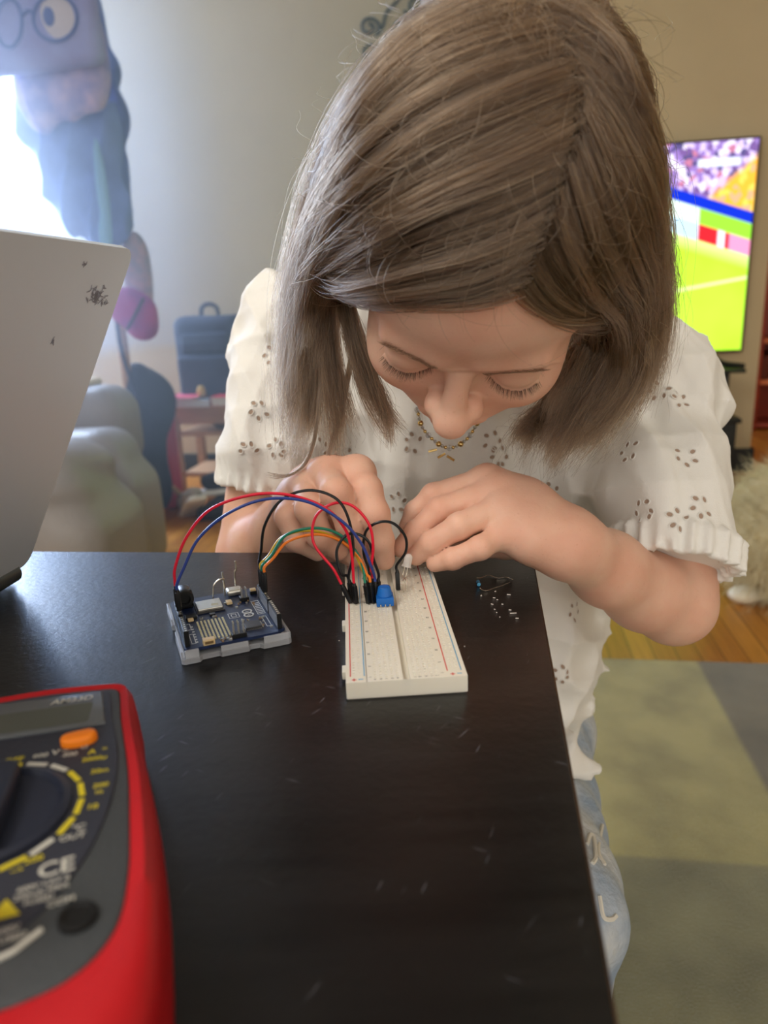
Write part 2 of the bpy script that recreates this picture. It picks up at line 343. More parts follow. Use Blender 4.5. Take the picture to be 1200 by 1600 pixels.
# black cabinet and stand by the tv
def cabinet():
    c0 = fl(1142, 771); p1 = c0.dot(SX); q0 = c0.dot(DY); top = aq(1148, 654, q0).z
    r = empty('media_cabinet', room(p1 - .45, q0 + .2, 0), PHI); tag(r, 'low black cabinet against the wall under the television', 'cabinet')
    mb = MB(); mb.box((0, 0, top / 2 + .02), (.9, .4, top - .04), bev=.006); put('body', mb, black).parent = r
    mb = MB(); mb.box((0, 0, top - .01), (.93, .43, .022), bev=.005); put('cabinet_top', mb, black).parent = r
    for s in (-1, 1):
        mb = MB(); mb.box((s * .225, -.206, top / 2), (.43, .014, top - .09), bev=.004); o = put('door', mb, black); o.parent = r
        mb = MB(); mb.ball((s * .04, -.222, top * .62), .011, seg=10); k = put('knob', mb, iron); k.parent = o
    # stand on top
    q = q0 + .16; za = aq(1155, 577, q).z; pe = aq(1156, 577, q).dot(SX)
    s = empty('display_stand', room(pe - .3, q, top + .001), PHI); tag(s, 'black wooden stand with a curved crest standing on the low cabinet', 'stand')
    h = za - top
    mb = MB(); mb.box((0, 0, h), (.60, .2, .018), bev=.006); put('shelf', mb, black).parent = s
    for px_ in (1100, 1130):
        pp = aq(px_, 610, q).dot(SX) - (pe - .3)
        for sg in (0,):
            mb = MB(); mb.box((pp, sg, h / 2), (.035, .05, h), bev=.004); put('post', mb, black).parent = s
    for pp in (-.26, -.12): mb = MB(); mb.box((pp, 0, h / 2), (.035, .05, h), bev=.004); put('post', mb, black).parent = s
    mb = MB(); cx = aq(1093, 560, q).dot(SX) - (pe - .3)
    mb.tube(spline([(cx - .22, 0, h + .012), (cx - .12, 0, h + .03), (cx - .04, 0, h + .085), (cx + .03, 0, h + .085), (cx + .1, 0, h + .03), (cx + .2, 0, h + .012)], 6), .014, 8); put('crest', mb, black).parent = s
cabinet()
# red wood bookcase in the next room
def bookcase():
    q = 5.2; p0 = aq(1176, 640, q).dot(SX) ; redw = mat('red_wood', (172, 66, 40), .45, noise=.3, nscale=8); pale = mat('orange_wood', (222, 128, 78), .5)
    r = empty('bookcase', room(p0 + .5, q + .15, 0), PHI); tag(r, 'reddish wooden bookcase standing in the room beyond the wall edge', 'bookcase')
    zt = aq(1195, 440, q).z + .25
    mb = MB()
    for s in (-.485, .485): mb.box((s, 0, zt / 2), (.03, .3, zt), bev=.003)
    mb.box((0, .14, zt / 2), (.96, .02, zt), bev=.002); put('body', mb, redw).parent = r
    for y_ in (762, 598, 533, 440): 
        z = max(.03, aq(1190, y_, q).z); mb = MB(); mb.box((0, 0, z), (.94, .29, .03), bev=.003); put('shelf', mb, pale if y_ in (598, 533) else redw).parent = r
    z = aq(1190, 568, q).z
    for k in range(7):
        h = .15 + .02 * (k % 3); z0 = aq(1190, 598, q).z + .016; mb = MB(); mb.box((0, 0, h / 2), (.045, .17, h), bev=.003)
        o = put('book', mb, mat('book_cloth_%d' % k, [(120, 60, 45), (150, 82, 60), (96, 60, 50), (170, 90, 60), (110, 50, 40), (140, 100, 70), (90, 44, 40)][k], .7)); o.location = room(p0 + .07 + .052 * k, q + .14, z0); o.rotation_euler = (0, 0, PHI)
        tag(o, '%s book on the red bookcase, %s from the left end of its shelf' % (['brown', 'tan', 'dark brown', 'light rust', 'maroon', 'khaki', 'dark maroon'][k], ['first', 'second', 'third', 'fourth', 'fifth', 'sixth', 'seventh'][k]), 'book', 'books on the red bookcase')
bookcase()
# ================================================================ SIGNED DISTANCE MODELLING
import openvdb
class SDF:
    def __init__(s, lo, hi, h):
        s.lo = np.array(lo, float); s.h = h; s.n = np.ceil((np.array(hi) - s.lo) / h).astype(int) + 1; s.a = np.full(s.n, .3, np.float32); s.big = .3
    def block(s, lo, hi):
        i0 = np.clip(np.floor((np.array(lo) - s.lo) / s.h).astype(int), 0, s.n); i1 = np.clip(np.ceil((np.array(hi) - s.lo) / s.h).astype(int) + 1, 0, s.n)
        sl = tuple(slice(a, b) for a, b in zip(i0, i1))
        ax = [(s.lo[k] + s.h * np.arange(i0[k], i1[k])).astype(np.float32) for k in range(3)]
        return sl, ax[0][:, None, None], ax[1][None, :, None], ax[2][None, None, :]
    def put(s, fn, lo, hi, k=0.0, sub=False):
        pad = s.h * 4 + k * 1.5; sl, X, Y, Z = s.block(np.array(lo) - pad, np.array(hi) + pad)
        if min(len(range(*q.indices(10**6))) for q in sl) == 0: return
        d = fn(X, Y, Z); a = s.a[sl]
        if sub:
            d = -d
            s.a[sl] = np.maximum(a, d) if k == 0 else -smin(-a, -d, k)
        else: s.a[sl] = np.minimum(a, d) if k == 0 else smin(a, d, k)
    def mesh(s, iso=0.0):
        g = openvdb.FloatGrid(background=s.big); g.copyFromArray(s.a, tolerance=0)
        p, t, q = g.convertToPolygons(isovalue=iso, adaptivity=0.0)
        p = p * s.h + s.lo
        return p, t, q
    def mb(s):
        p, t, q = s.mesh(); m_ = MB(); m_.v = [tuple(x) for x in p.tolist()]; m_.f = [tuple(x) for x in t.tolist()] + [tuple(x) for x in q.tolist()]; m_.m = [0] * len(m_.f); return m_
def smin(a, b, k):
    h = np.clip(.5 + .5 * (b - a) / k, 0, 1); return b * (1 - h) + a * h - k * h * (1 - h)
def cone(p, q, r1, r2):
    p = np.array(p, float); q = np.array(q, float); ab = q - p; L2 = float(ab @ ab) + 1e-12
    def fn(X, Y, Z):
        x, y, z = X - p[0], Y - p[1], Z - p[2]; t = np.clip((x * ab[0] + y * ab[1] + z * ab[2]) / L2, 0, 1)
        return np.sqrt((x - t * ab[0]) ** 2 + (y - t * ab[1]) ** 2 + (z - t * ab[2]) ** 2) - (r1 + (r2 - r1) * t)
    R = max(r1, r2); return fn, np.minimum(p, q) - R, np.maximum(p, q) + R
def ell(c, r, R=None):
    c = np.array(c, float); r = np.array(r, float); R = np.eye(3) if R is None else np.array(R, float)   # columns of R are the axes
    def fn(X, Y, Z):
        x, y, z = X - c[0], Y - c[1], Z - c[2]
        u = (x * R[0, 0] + y * R[1, 0] + z * R[2, 0]) / r[0]; v = (x * R[0, 1] + y * R[1, 1] + z * R[2, 1]) / r[1]; w_ = (x * R[0, 2] + y * R[1, 2] + z * R[2, 2]) / r[2]
        k0 = np.sqrt(u * u + v * v + w_ * w_); k1 = np.sqrt((u / r[0]) ** 2 + (v / r[1]) ** 2 + (w_ / r[2]) ** 2) + 1e-9
        return k0 * (k0 - 1) / k1
    m_ = (np.abs(R) * r).sum(1) if False else np.sqrt(((R * r) ** 2).sum(1)); return fn, c - m_, c + m_
def rbox(c, hs, r, R=None):
    c = np.array(c, float); hs = np.array(hs, float) - r; R = np.eye(3) if R is None else np.array(R, float)
    def fn(X, Y, Z):
        x, y, z = X - c[0], Y - c[1], Z - c[2]; q = [np.abs(x * R[0, k] + y * R[1, k] + z * R[2, k]) - hs[k] for k in range(3)]
        return np.sqrt(sum(np.maximum(t, 0) ** 2 for t in q)) + np.minimum(np.maximum(np.maximum(q[0], q[1]), q[2]), 0) - r
    m_ = np.sqrt(((R * (hs + r)) ** 2).sum(1)) * 1.3; return fn, c - m_ - r, c + m_ + r
ROOMR = np.array([[SX.x, DY.x, 0], [SX.y, DY.y, 0], [0, 0, 1]])
def sin_noise(seed, n=7, f0=8, f1=40):
    rg = np.random.RandomState(seed); K = rg.normal(size=(n, 3)); K /= np.linalg.norm(K, axis=1)[:, None]; fr = rg.uniform(f0, f1, n); ph = rg.uniform(0, 6.28, n)
    return lambda X, Y, Z: sum(np.sin((K[i, 0] * X + K[i, 1] * Y + K[i, 2] * Z) * fr[i] + ph[i]) for i in range(n)) / n
def soft(name, prims, h, mt, k=.03, noise=None, amp=0, parent=None, loc=None):
    lo = np.min([p[1] for p in prims], 0) - 4 * h - k; hi = np.max([p[2] for p in prims], 0) + 4 * h + k
    g = SDF(lo, hi, h)
    for p in prims: g.put(p[0], p[1], p[2], k)
    if noise:
        sl, X, Y, Z = g.block(lo, hi); g.a[sl] += (amp * noise(X, Y, Z)).astype(np.float32)
    return put(name, g.mb(), mt, parent=parent, loc=loc, angle=0)
# ================================================================ LEFT BACKGROUND
def V3(p): return np.array((p[0], p[1], p[2]), float)
# --- sofa
leather = mat('sofa_leather', (158, 152, 148), .45, noise=.12, nscale=5, bump=.25, bscale=90)
def sofa():
    def q_(x, y, q): return V3(aq(x, y, q))
    r = empty('sofa', (-1.2, 2.3, 0)); tag(r, 'grey green leather sofa with rounded overstuffed arm and back', 'sofa')
    # back rest: outer face towards the table, rounded top
    a = q_(232, 668, 2.15); top = a[2]
    R = ROOMR
    c = V3(room(aq(244, 720, 2.5).dot(SX) - .20, 2.38, 0)); 
    pr = [rbox((c[0], c[1], top / 2 - .02), (.17, .15, top / 2 - .02), .10, R), rbox((c[0] + .02, c[1], top * .36), (.20, .16, top * .36), .09, R)]
    soft('backrest', pr, .012, leather, .05, sin_noise(3, 8, 8, 22), .012, r)
    a2 = q_(150, 708, 1.75); t2 = a2[2]; p2 = float(np.dot(q_(238, 800, 2.1), V3(SX)))
    c2 = V3(room(p2 - .24, 1.93, 0)); g = [rbox((c2[0] - .02, c2[1], t2 / 2 + .01), (.20, .20, t2 / 2 - .01), .13, R), rbox((c2[0], c2[1], t2 * .36), (.24, .20, t2 * .36), .10, R)]
    def fold(X, Y, Z):
        u = X * SX.x + Y * SX.y; return np.sin(u * 16 + Z * 55 + 2 * np.sin(Y * 9)) * np.exp(-((Z - (t2 - .08)) / .09) ** 2)
    soft('arm', g, .010, leather, .05, fold, .008, r)
    c3 = V3(room(aq(192, 620, 2.65).dot(SX) - .31, 2.72, 0)); t3 = q_(150, 608, 2.6)[2]
    soft('back_cushion', [rbox((c3[0], c3[1], t3 - .17), (.30, .15, .17), .11, R)], .012, leather, .05, sin_noise(5, 6, 8, 20), .012, r)
    soft('seat', [rbox(tuple(V3(room(-1.95, 2.27, .28))), (.30, .50, .20), .07, R)], .015, leather, .04, None, 0, r)
    for p, q in ((-1.4, 1.9), (-1.4, 2.45), (-2.1, 1.9), (-2.1, 2.6)):
        mb = MB(); mb.lathe([(.02, 0), (.028, .09)], room(p, q, 0), seg=12); put('foot', mb, black, parent=r)
    hilite = soft('highlight', [rbox((c3[0] - .05, c3[1] - .02, t3 + .012), (.2, .12, .018), .02, R)], .008, mat('cream_highlight', (226, 208, 172), .9), .02, sin_noise(8, 6, 20, 40), .006)  # cream strip added to paint the highlight along the cushion top
    tag(hilite, 'added cream throw lying over the back cushion of the sofa', 'highlight')
sofa()
# --- wooden shelf bench
pine = mat('pine_wood', (190, 148, 108), .5, noise=.25, nscale=5, stretch=(1, 9, 9))
BQ = 3.45
bl = aq(262, 645, BQ).dot(SX); bz = aq(262, 636, BQ).z; BP1 = bl + 1.0
def bench():
    r = empty('shelf_bench', room((bl + BP1) / 2, BQ + .17, 0), PHI); tag(r, 'light wooden open shelf bench against the beige wall', 'bench')
    w_ = BP1 - bl; mb = MB(); mb.box((0, 0, bz - .015), (w_ + .03, .36, .03), bev=.004); put('shelf_top', mb, pine).parent = r
    for s in (-1, 1):
        for t in (-1, 1): mb = MB(); mb.box((s * (w_ / 2 - .02), t * .15, (bz - .03) / 2), (.04, .04, bz - .03), bev=.003); put('leg', mb, pine).parent = r
    mb = MB(); mb.box((0, -.15, bz - .06), (w_ - .08, .02, .06), bev=.003); put('apron', mb, pine).parent = r
    for z in (.12, .33): mb = MB(); mb.box((0, 0, z), (w_ - .08, .32, .02), bev=.003); put('lower_shelf', mb, pine).parent = r
bench()
# --- backpack standing on the bench against the wall
navy = mat('navy_canvas', (52, 60, 84), .75, noise=.3, nscale=14, bump=.3, bscale=120)
def backpack():
    q = BQ + .26; a = aq(278, 505, q); b_ = aq(381, 505, q); zt = aq(330, 494, q).z; pc = (a.dot(SX) + b_.dot(SX)) / 2; wd = b_.dot(SX) - a.dot(SX)
    z0 = bz + .002; h = zt - z0; r = empty('backpack', room(pc, q, z0), 0)
    tag(r, 'dark navy backpack standing upright on the wooden shelf bench', 'backpack')
    c = V3(room(pc, q, 0)); g = [rbox((c[0], c[1], z0 + h / 2 + .004), (wd / 2, .10, h / 2), .055, ROOMR)]
    soft('body', g, .008, navy, .02, sin_noise(11, 7, 12, 40), .004, r)
    c = V3(room(pc, q - .10, 0)); soft('front_pocket', [rbox((c[0], c[1], z0 + h * .3), (wd * .42, .045, h * .26), .03, ROOMR)], .007, navy, .02, sin_noise(12, 7, 14, 40), .003, r)
    c = V3(room(pc, q - .09, 0)); soft('upper_pocket', [rbox((c[0], c[1], z0 + h * .70), (wd * .36, .03, h * .12), .02, ROOMR)], .006, navy, .02, None, 0, r)
    mb = MB(); mb.tube(spline([room(pc - .045, q, zt - .015), room(pc - .04, q, zt + .04), room(pc, q, zt + .06), room(pc + .04, q, zt + .04), room(pc + .045, q, zt - .015)], 6), .011, 8); put('handle', mb, navy, parent=r)
    for s in (-1, 1):
        mb = MB(); mb.tube(spline([room(pc + s * wd * .3, q + .08, zt - .05), room(pc + s * wd * .50, q + .06, z0 + h * .5), room(pc + s * wd * .56, q + .03, z0 + .03)], 6), .014, 8); put('strap', mb, navy, parent=r)
backpack()
# --- books on the bench
def book(name, label, c, size, rz, cols, group='books on the wooden bench'):
    r = empty(name, c, rz); tag(r, label, 'book', group)
    w_, d_, h_ = size; mb = MB(); mb.box((0, 0, h_ / 2), (w_ - .006, d_ - .006, h_ - .004)); put('pages', mb, MATS['paper'], smooth=False).parent = r
    cm = mat('cover_' + label.split()[0], cols, .5); mb = MB()
    mb.box((0, 0, h_ - .001), (w_, d_, .002)); mb.box((0, 0, .001), (w_, d_, .002)); mb.box((-w_ / 2, 0, h_ / 2), (.002, d_, h_)); put('cover', mb, cm, smooth=False).parent = r
mat('paper', (225, 220, 208), .8)
bc = aq(292, 628, BQ); z = bz + .0005
for k, (lab, dx, s_, col, th, rz) in enumerate([('white wide magazine at the bottom of the book pile', 0, (.25, .2), (222, 222, 228), .014, .0), ('grey paperback in the middle of the book pile', .01, (.22, .19), (120, 132, 140), .018, .08), ('pink notebook lying on top of the book pile', -.03, (.17, .17), (216, 84, 110), .014, -.1)]):
    book('book', lab, room(bc.dot(SX) + dx, BQ + .07, z), (*s_, th), PHI + rz, col); z += th + .0005
book('book', 'red thick book beside the pile at the end of the bench', room(bc.dot(SX) + .19, BQ + .07, bz + .0005), (.13, .17, .045), PHI + .05, (200, 48, 66))
mb = MB(); mb.lathe([(.019, 0), (.022, .004), (.022, .028), (.014, .032)], (0, 0, 0), seg=16); mb.lathe([(.016, .032), (.016, .042), (.013, .044)], seg=16)
o = put('ornament', mb, mat('gold_tin', (226, 196, 120), .35, metal=.3)); o.location = room(bc.dot(SX) + .055, BQ + .06, z + .0008); tag(o, 'small golden tin standing on top of the pink notebook', 'tin')
# --- dark coat heap beside the bench, red bag, shoes, dark bag
dark = mat('dark_cloth', (34, 42, 58), .85, noise=.3, nscale=12, bump=.4, bscale=60)
cc = V3(aq(238, 660, 3.15)); 
o = soft('folded_coat', [ell((cc[0] - .04, cc[1], .36), (.085, .10, .34)), ell((cc[0] + .01, cc[1] + .03, .53), (.10, .09, .13)), ell((cc[0] - .06, cc[1], .12), (.10, .12, .115))], .012, dark, .08, sin_noise(15, 8, 10, 30), .015)
tag(o, 'dark blue coat heaped between the sofa and the wooden bench', 'coat')
c0 = V3(aq(268, 730, 3.28)); o = soft('red_bag', [rbox((c0[0] - .02, c0[1], .27), (.05, .06, .27), .03, ROOMR)], .009, mat('crimson_nylon', (190, 36, 66), .6), .02, sin_noise(16, 6, 12, 30), .008)
tag(o, 'narrow crimson bag standing against the left leg of the bench', 'bag')
def shoe(label, p, rz, pitch, cols):
    r = empty('sneaker', p, rz); tag(r, label, 'shoe', 'shoes on the floor by the bench')
    P = Matrix.Rotation(pitch, 3, 'X'); Rm = np.array(P)
    def tr(pt): return tuple(P @ Vector(pt))
    up = mat('upper_' + label.split()[0], cols, .8, bump=.3, noise=.35, nscale=30); sole = MATS.get('sole') or mat('sole', (235, 232, 224), .7)
    g = SDF((-.12, -.22, -.08), (.12, .22, .28), .005)
    for a, k in ((ell(tr((0, .07, .05)), (.042, .075, .035), Rm), .02), (ell(tr((0, -.07, .07)), (.036, .055, .05), Rm), .03), (ell(tr((0, 0, .055)), (.038, .09, .035), Rm), .02)): g.put(*a, k)
    a = ell(tr((0, -.08, .12)), (.026, .035, .04), Rm); g.put(*a, .01, sub=True)
    put('upper', g.mb(), up, angle=0).parent = r
    g = SDF((-.12, -.22, -.08), (.12, .22, .2), .005); g.put(*rbox(tr((0, 0, .014)), (.044, .145, .014), .012, Rm)); g.put(*ell(tr((0, .08, .014)), (.05, .07, .014), Rm), .01); put('sole', g.mb(), sole, angle=0).parent = r
    mb = MB()
    for k in range(5): y = .02 + k * .018; mb.tube([tr((-.022, y, .088 - k * .004)), tr((0, y + .004, .096 - k * .004)), tr((.022, y, .088 - k * .004))], .003, 6)
    put('laces', mb, sole).parent = r
s0 = aq(300, 800, 3.1)
shoe('grey white sneaker leaning up against the bench leg', (s0.x, s0.y, .03), -2.6, .55, (178, 172, 160))
s1 = aq(345, 770, 3.3); shoe('black sneaker lying on the dark bag under the bench', (s1.x + .03, s1.y + .02, .062), -1.2, .0, (40, 42, 48))
c0 = V3(az(330, 842, -T)); o = soft('duffel_bag', [rbox((c0[0] + .18, c0[1] + .42, .03), (.28, .2, .03), .025, ROOMR)], .008, mat('black_nylon', (30, 34, 42), .8, bump=.4), .02, sin_noise(19, 6, 20, 50), .004)
tag(o, 'flat black bag lying on the floor below the bench', 'bag')
o = soft('basket_bundle', [rbox(tuple(V3(room(bl + .42, BQ + .17, .42))), (.22, .12, .075), .04, ROOMR)], .009, mat('brown_cloth', (92, 74, 66), .85, bump=.4), .02, sin_noise(23, 6, 16, 40), .008)
tag(o, 'brown cloth bundle stuffed inside the wooden bench', 'bundle')
# --- coat rack with garments
RQ_ = 3.1
def coat_rack():
    b_ = aq(200, 600, RQ_); base = room(b_.dot(SX), RQ_, 0); X0 = base
    r = empty('coat_rack', base); tag(r, 'wooden coat rack standing behind the sofa, hung with clothes', 'coat rack')
    mb = MB(); mb.lathe([(.022, 0.02), (.022, 1.0), (.018, 1.75), (.024, 1.78), (.012, 1.83)], base, seg=16); put('pole', mb, pine, parent=r)
    for k in range(4):
        a = k * math.pi / 2 + .5; d_ = Vector((math.cos(a), math.sin(a), 0))
        mb = MB(); mb.tube(spline([base + Vector((0, 0, .25)), base + d_ * .14 + Vector((0, 0, .12)), base + d_ * .24 + Vector((0, 0, .012))], 5), .013, 8); put('foot', mb, pine, parent=r)
        mb = MB(); mb.tube(spline([base + Vector((0, 0, 1.6)), base + d_ * .07 + Vector((0, 0, 1.6)), base + d_ * .12 + Vector((0, 0, 1.67))], 5), .009, 8); put('hook', mb, pine, parent=r)
    return base
RACK = coat_rack()
def cl(name, label, cat_, pts, q, th, mt, seed, amp=.026, k=.05, group='garments on the coat rack'):
    prims = []
    for (x, y, rx, ry) in pts:      # photo position and half extents in pixels
        c = V3(aq(x, y, q)); e = V3(aq(x + rx, y, q)) - c; f_ = V3(aq(x, y - ry, q)) - c; prims.append(ell(c, (np.linalg.norm(e), th, np.linalg.norm(f_)), ROOMR))
    nz = sin_noise(60 + seed, 10, 16, 60)
    def fold(X, Y, Z):
        u = X * SX.x + Y * SX.y; return (np.abs(np.sin(u * 24 + 1.7 * np.sin(Z * 5 + seed))) - .5) + .8 * nz(X, Y, Z)
    o = soft(name, prims, .01, mt, k, fold, amp); tag(o, label, cat_, group); return o
blue = mat('blue_denim', (128, 158, 222), .85, noise=.25, nscale=9, bump=.3)
lav = mat('lavender_print', (160, 156, 214), .85, rgb2=(220, 196, 226), nscale=16, bump=.2)
cl('denim_jacket', 'blue jacket hanging lowest on the coat rack', 'jacket', [(110, 190, 66, 90), (150, 210, 40, 60), (148, 300, 50, 100), (170, 340, 30, 50), (112, 280, 42, 90), (70, 190, 44, 70)], RQ_ - .05, .07, blue, 2)
cl('scarf', 'pale teal scarf hanging down over the blue jacket', 'scarf', [(160, 300, 9, 85), (163, 370, 9, 30)], RQ_ - .17, .02, mat('teal_wool', (140, 190, 214), .9, bump=.3), 4, .003, .02)
cl('patterned_coat', 'lavender patterned coat over the blue jacket', 'coat', [(128, 60, 30, 110), (112, 130, 56, 56), (80, 115, 56, 76), (145, 80, 20, 60), (60, 150, 34, 60)], RQ_ - .19, .05, lav, 5, .01)
cl('hooded_jacket', 'dark blue hooded jacket bulging out behind the lavender coat', 'jacket', [(150, 60, 18, 100), (170, 108, 17, 26), (180, 182, 21, 38), (176, 245, 20, 60), (188, 328, 18, 44), (168, 350, 26, 40)], RQ_ + .02, .05, mat('hood_blue', (96, 122, 190), .85, noise=.3, nscale=12, bump=.3), 9, .012, .05)
# round glasses appliqué on the hanging tote
_c = V3(aq(46, 0, RQ_ - .30)); _hw = np.linalg.norm(V3(aq(150, 0, RQ_ - .30)) - _c); _hh = np.linalg.norm(V3(aq(46, 112, RQ_ - .30)) - _c)
tb = soft('tote_bag', [rbox(_c, (_hw, .045, _hh), .04, ROOMR)], .009, mat('tote_canvas', (170, 176, 222), .85, rgb2=(150, 140, 190), nscale=5, bump=.2), .02, sin_noise(66, 9, 8, 26), .008)
tag(tb, 'pale tote bag printed with round glasses high on the coat rack', 'bag', 'garments on the coat rack')
def glasses():
    q = RQ_ - .352; ink = mat('indigo_print', (84, 102, 168), .7); eye = mat('cream_print', (222, 210, 206), .8); mb = MB()
    for cx, cy, rx, ry, off in ((86, 28, 34, 36, 0), (14, 36, 20, 38, 0)):
        mb.tube([aq(cx + rx * math.cos(a), cy + ry * math.sin(a), q) for a in [2 * math.pi * k / 40 for k in range(40)]], .006, 8, closed=True)
    mb.tube(spline([aq(34, 24, q), aq(44, 17, q), aq(54, 22, q)], 5), .006, 8)
    put('glasses_print', mb, ink, parent=tb)
    mb = MB(); c = aq(88, 28, q + .012); mb.ball(c, 1, (.085, .012, .09), M=Matrix.Rotation(PHI, 4, 'Z'), seg=24); put('eye_patch', mb, eye, parent=tb)
    mb = MB(); c = aq(76, 26, q + .0); mb.ball(c, 1, (.022, .008, .03), M=Matrix.Rotation(PHI, 4, 'Z'), seg=16); put('pupil_patch', mb, ink, parent=tb)
glasses()
cl('floral_cloth', 'pale pinkish cloth hanging below the blue jacket', 'cloth', [(212, 410, 22, 50), (220, 450, 20, 50)], RQ_ - .03, .03, mat('floral_cotton', (190, 160, 160), .9, rgb2=(150, 150, 160), nscale=40), 7, .005, .03)
o = cl('pink_bag', 'magenta and purple bag hanging under the pale cloth', 'bag', [(195, 478, 26, 30), (218, 490, 28, 34), (224, 512, 20, 20)], RQ_ - .15, .055, mat('magenta_nylon', (206, 66, 150), .6, rgb2=(150, 70, 150), nscale=6), 8, .004, .04)
mb = MB(); mb.tube(spline([aq(198, 515, RQ_ - .22), aq(212, 490, RQ_ - .235), aq(224, 466, RQ_ - .20)], 6), .006, 8); put('zip', mb, MATS['navy_canvas'], parent=o)
mb = MB(); mb.tube(spline([aq(182, 500, RQ_ - .1), aq(188, 540, RQ_ - .1), aq(203, 590, RQ_ - .1), aq(214, 618, RQ_ - .09)], 6), .009, 8)
o = put('belt', mb, navy); tag(o, 'navy fabric belt dangling beside the wooden pole', 'belt')
# --- fluffy pouf, with real fur
def hairs(name, P, rad, mt, parent=None, tip=.15):
    """P: (n, k, 3) strand points in world space"""
    n, k, _ = P.shape; cu = bpy.data.hair_curves.new(name); cu.add_curves([k] * n)
    cu.points.foreach_set('position', P.reshape(-1).astype(np.float32))
    rr = np.linspace(1, tip, k)[None, :] * (np.ones((n, 1)) * rad if np.isscalar(rad) else rad[:, None]); ra = cu.points.foreach_set('radius', rr.reshape(-1).astype(np.float32))
    cu.materials.append(mt); o = bpy.data.objects.new(name, cu); COL.objects.link(o)
    if parent is not None: o.parent = parent; o.matrix_parent_inverse = world_of(parent).inverted()
    return o
def pouf():
    c = fl(1262, 940); R_ = .235; C = np.array([c.x, c.y + .06, .215]); fur = mat('cream_fur', (226, 212, 168), .9, noise=.12, nscale=14, sheen=.5)
    r = empty('fluffy_pouf', (C[0], C[1], 0)); tag(r, 'round cream faux fur pouf standing on the oak floor', 'pouf')
    soft('cushion', [ell(C, (R_, R_, .205))], .012, fur, .02, sin_noise(31, 7, 10, 30), .008, r)
    n = 11000; rg = np.random.RandomState(4); d = rg.normal(size=(n, 3)); d /= np.linalg.norm(d, axis=1)[:, None]; d = d[(d[:, 1] < .35)]
    n = len(d); base = C + d * np.array([R_, R_, .205]) * .99; t = np.linspace(0, 1, 5)
    tang = rg.normal(size=(n, 3)) * .5 + np.array([0, 0, -.5]); Ln = rg.uniform(.03, .065, n)
    P = base[:, None, :] + (d[:, None, :] * t[None, :, None] * .8 + tang[:, None, :] * (t ** 2)[None, :, None]) * Ln[:, None, None]
    P[:, :, 2] = np.maximum(P[:, :, 2], .003); hairs('fur', P, .0012, fur, r)
    s = fl(1170, 948); o = soft('slipper', [ell((s.x, s.y + .03, .028), (.05, .035, .027)), ell((s.x + .05, s.y + .05, .022), (.04, .03, .02))], .006, mat('white_plush', (240, 234, 214), .9), .02, sin_noise(33, 6, 40, 90), .003)
    tag(o, 'small white plush slipper on the floor at the foot of the pouf', 'slipper')
pouf()
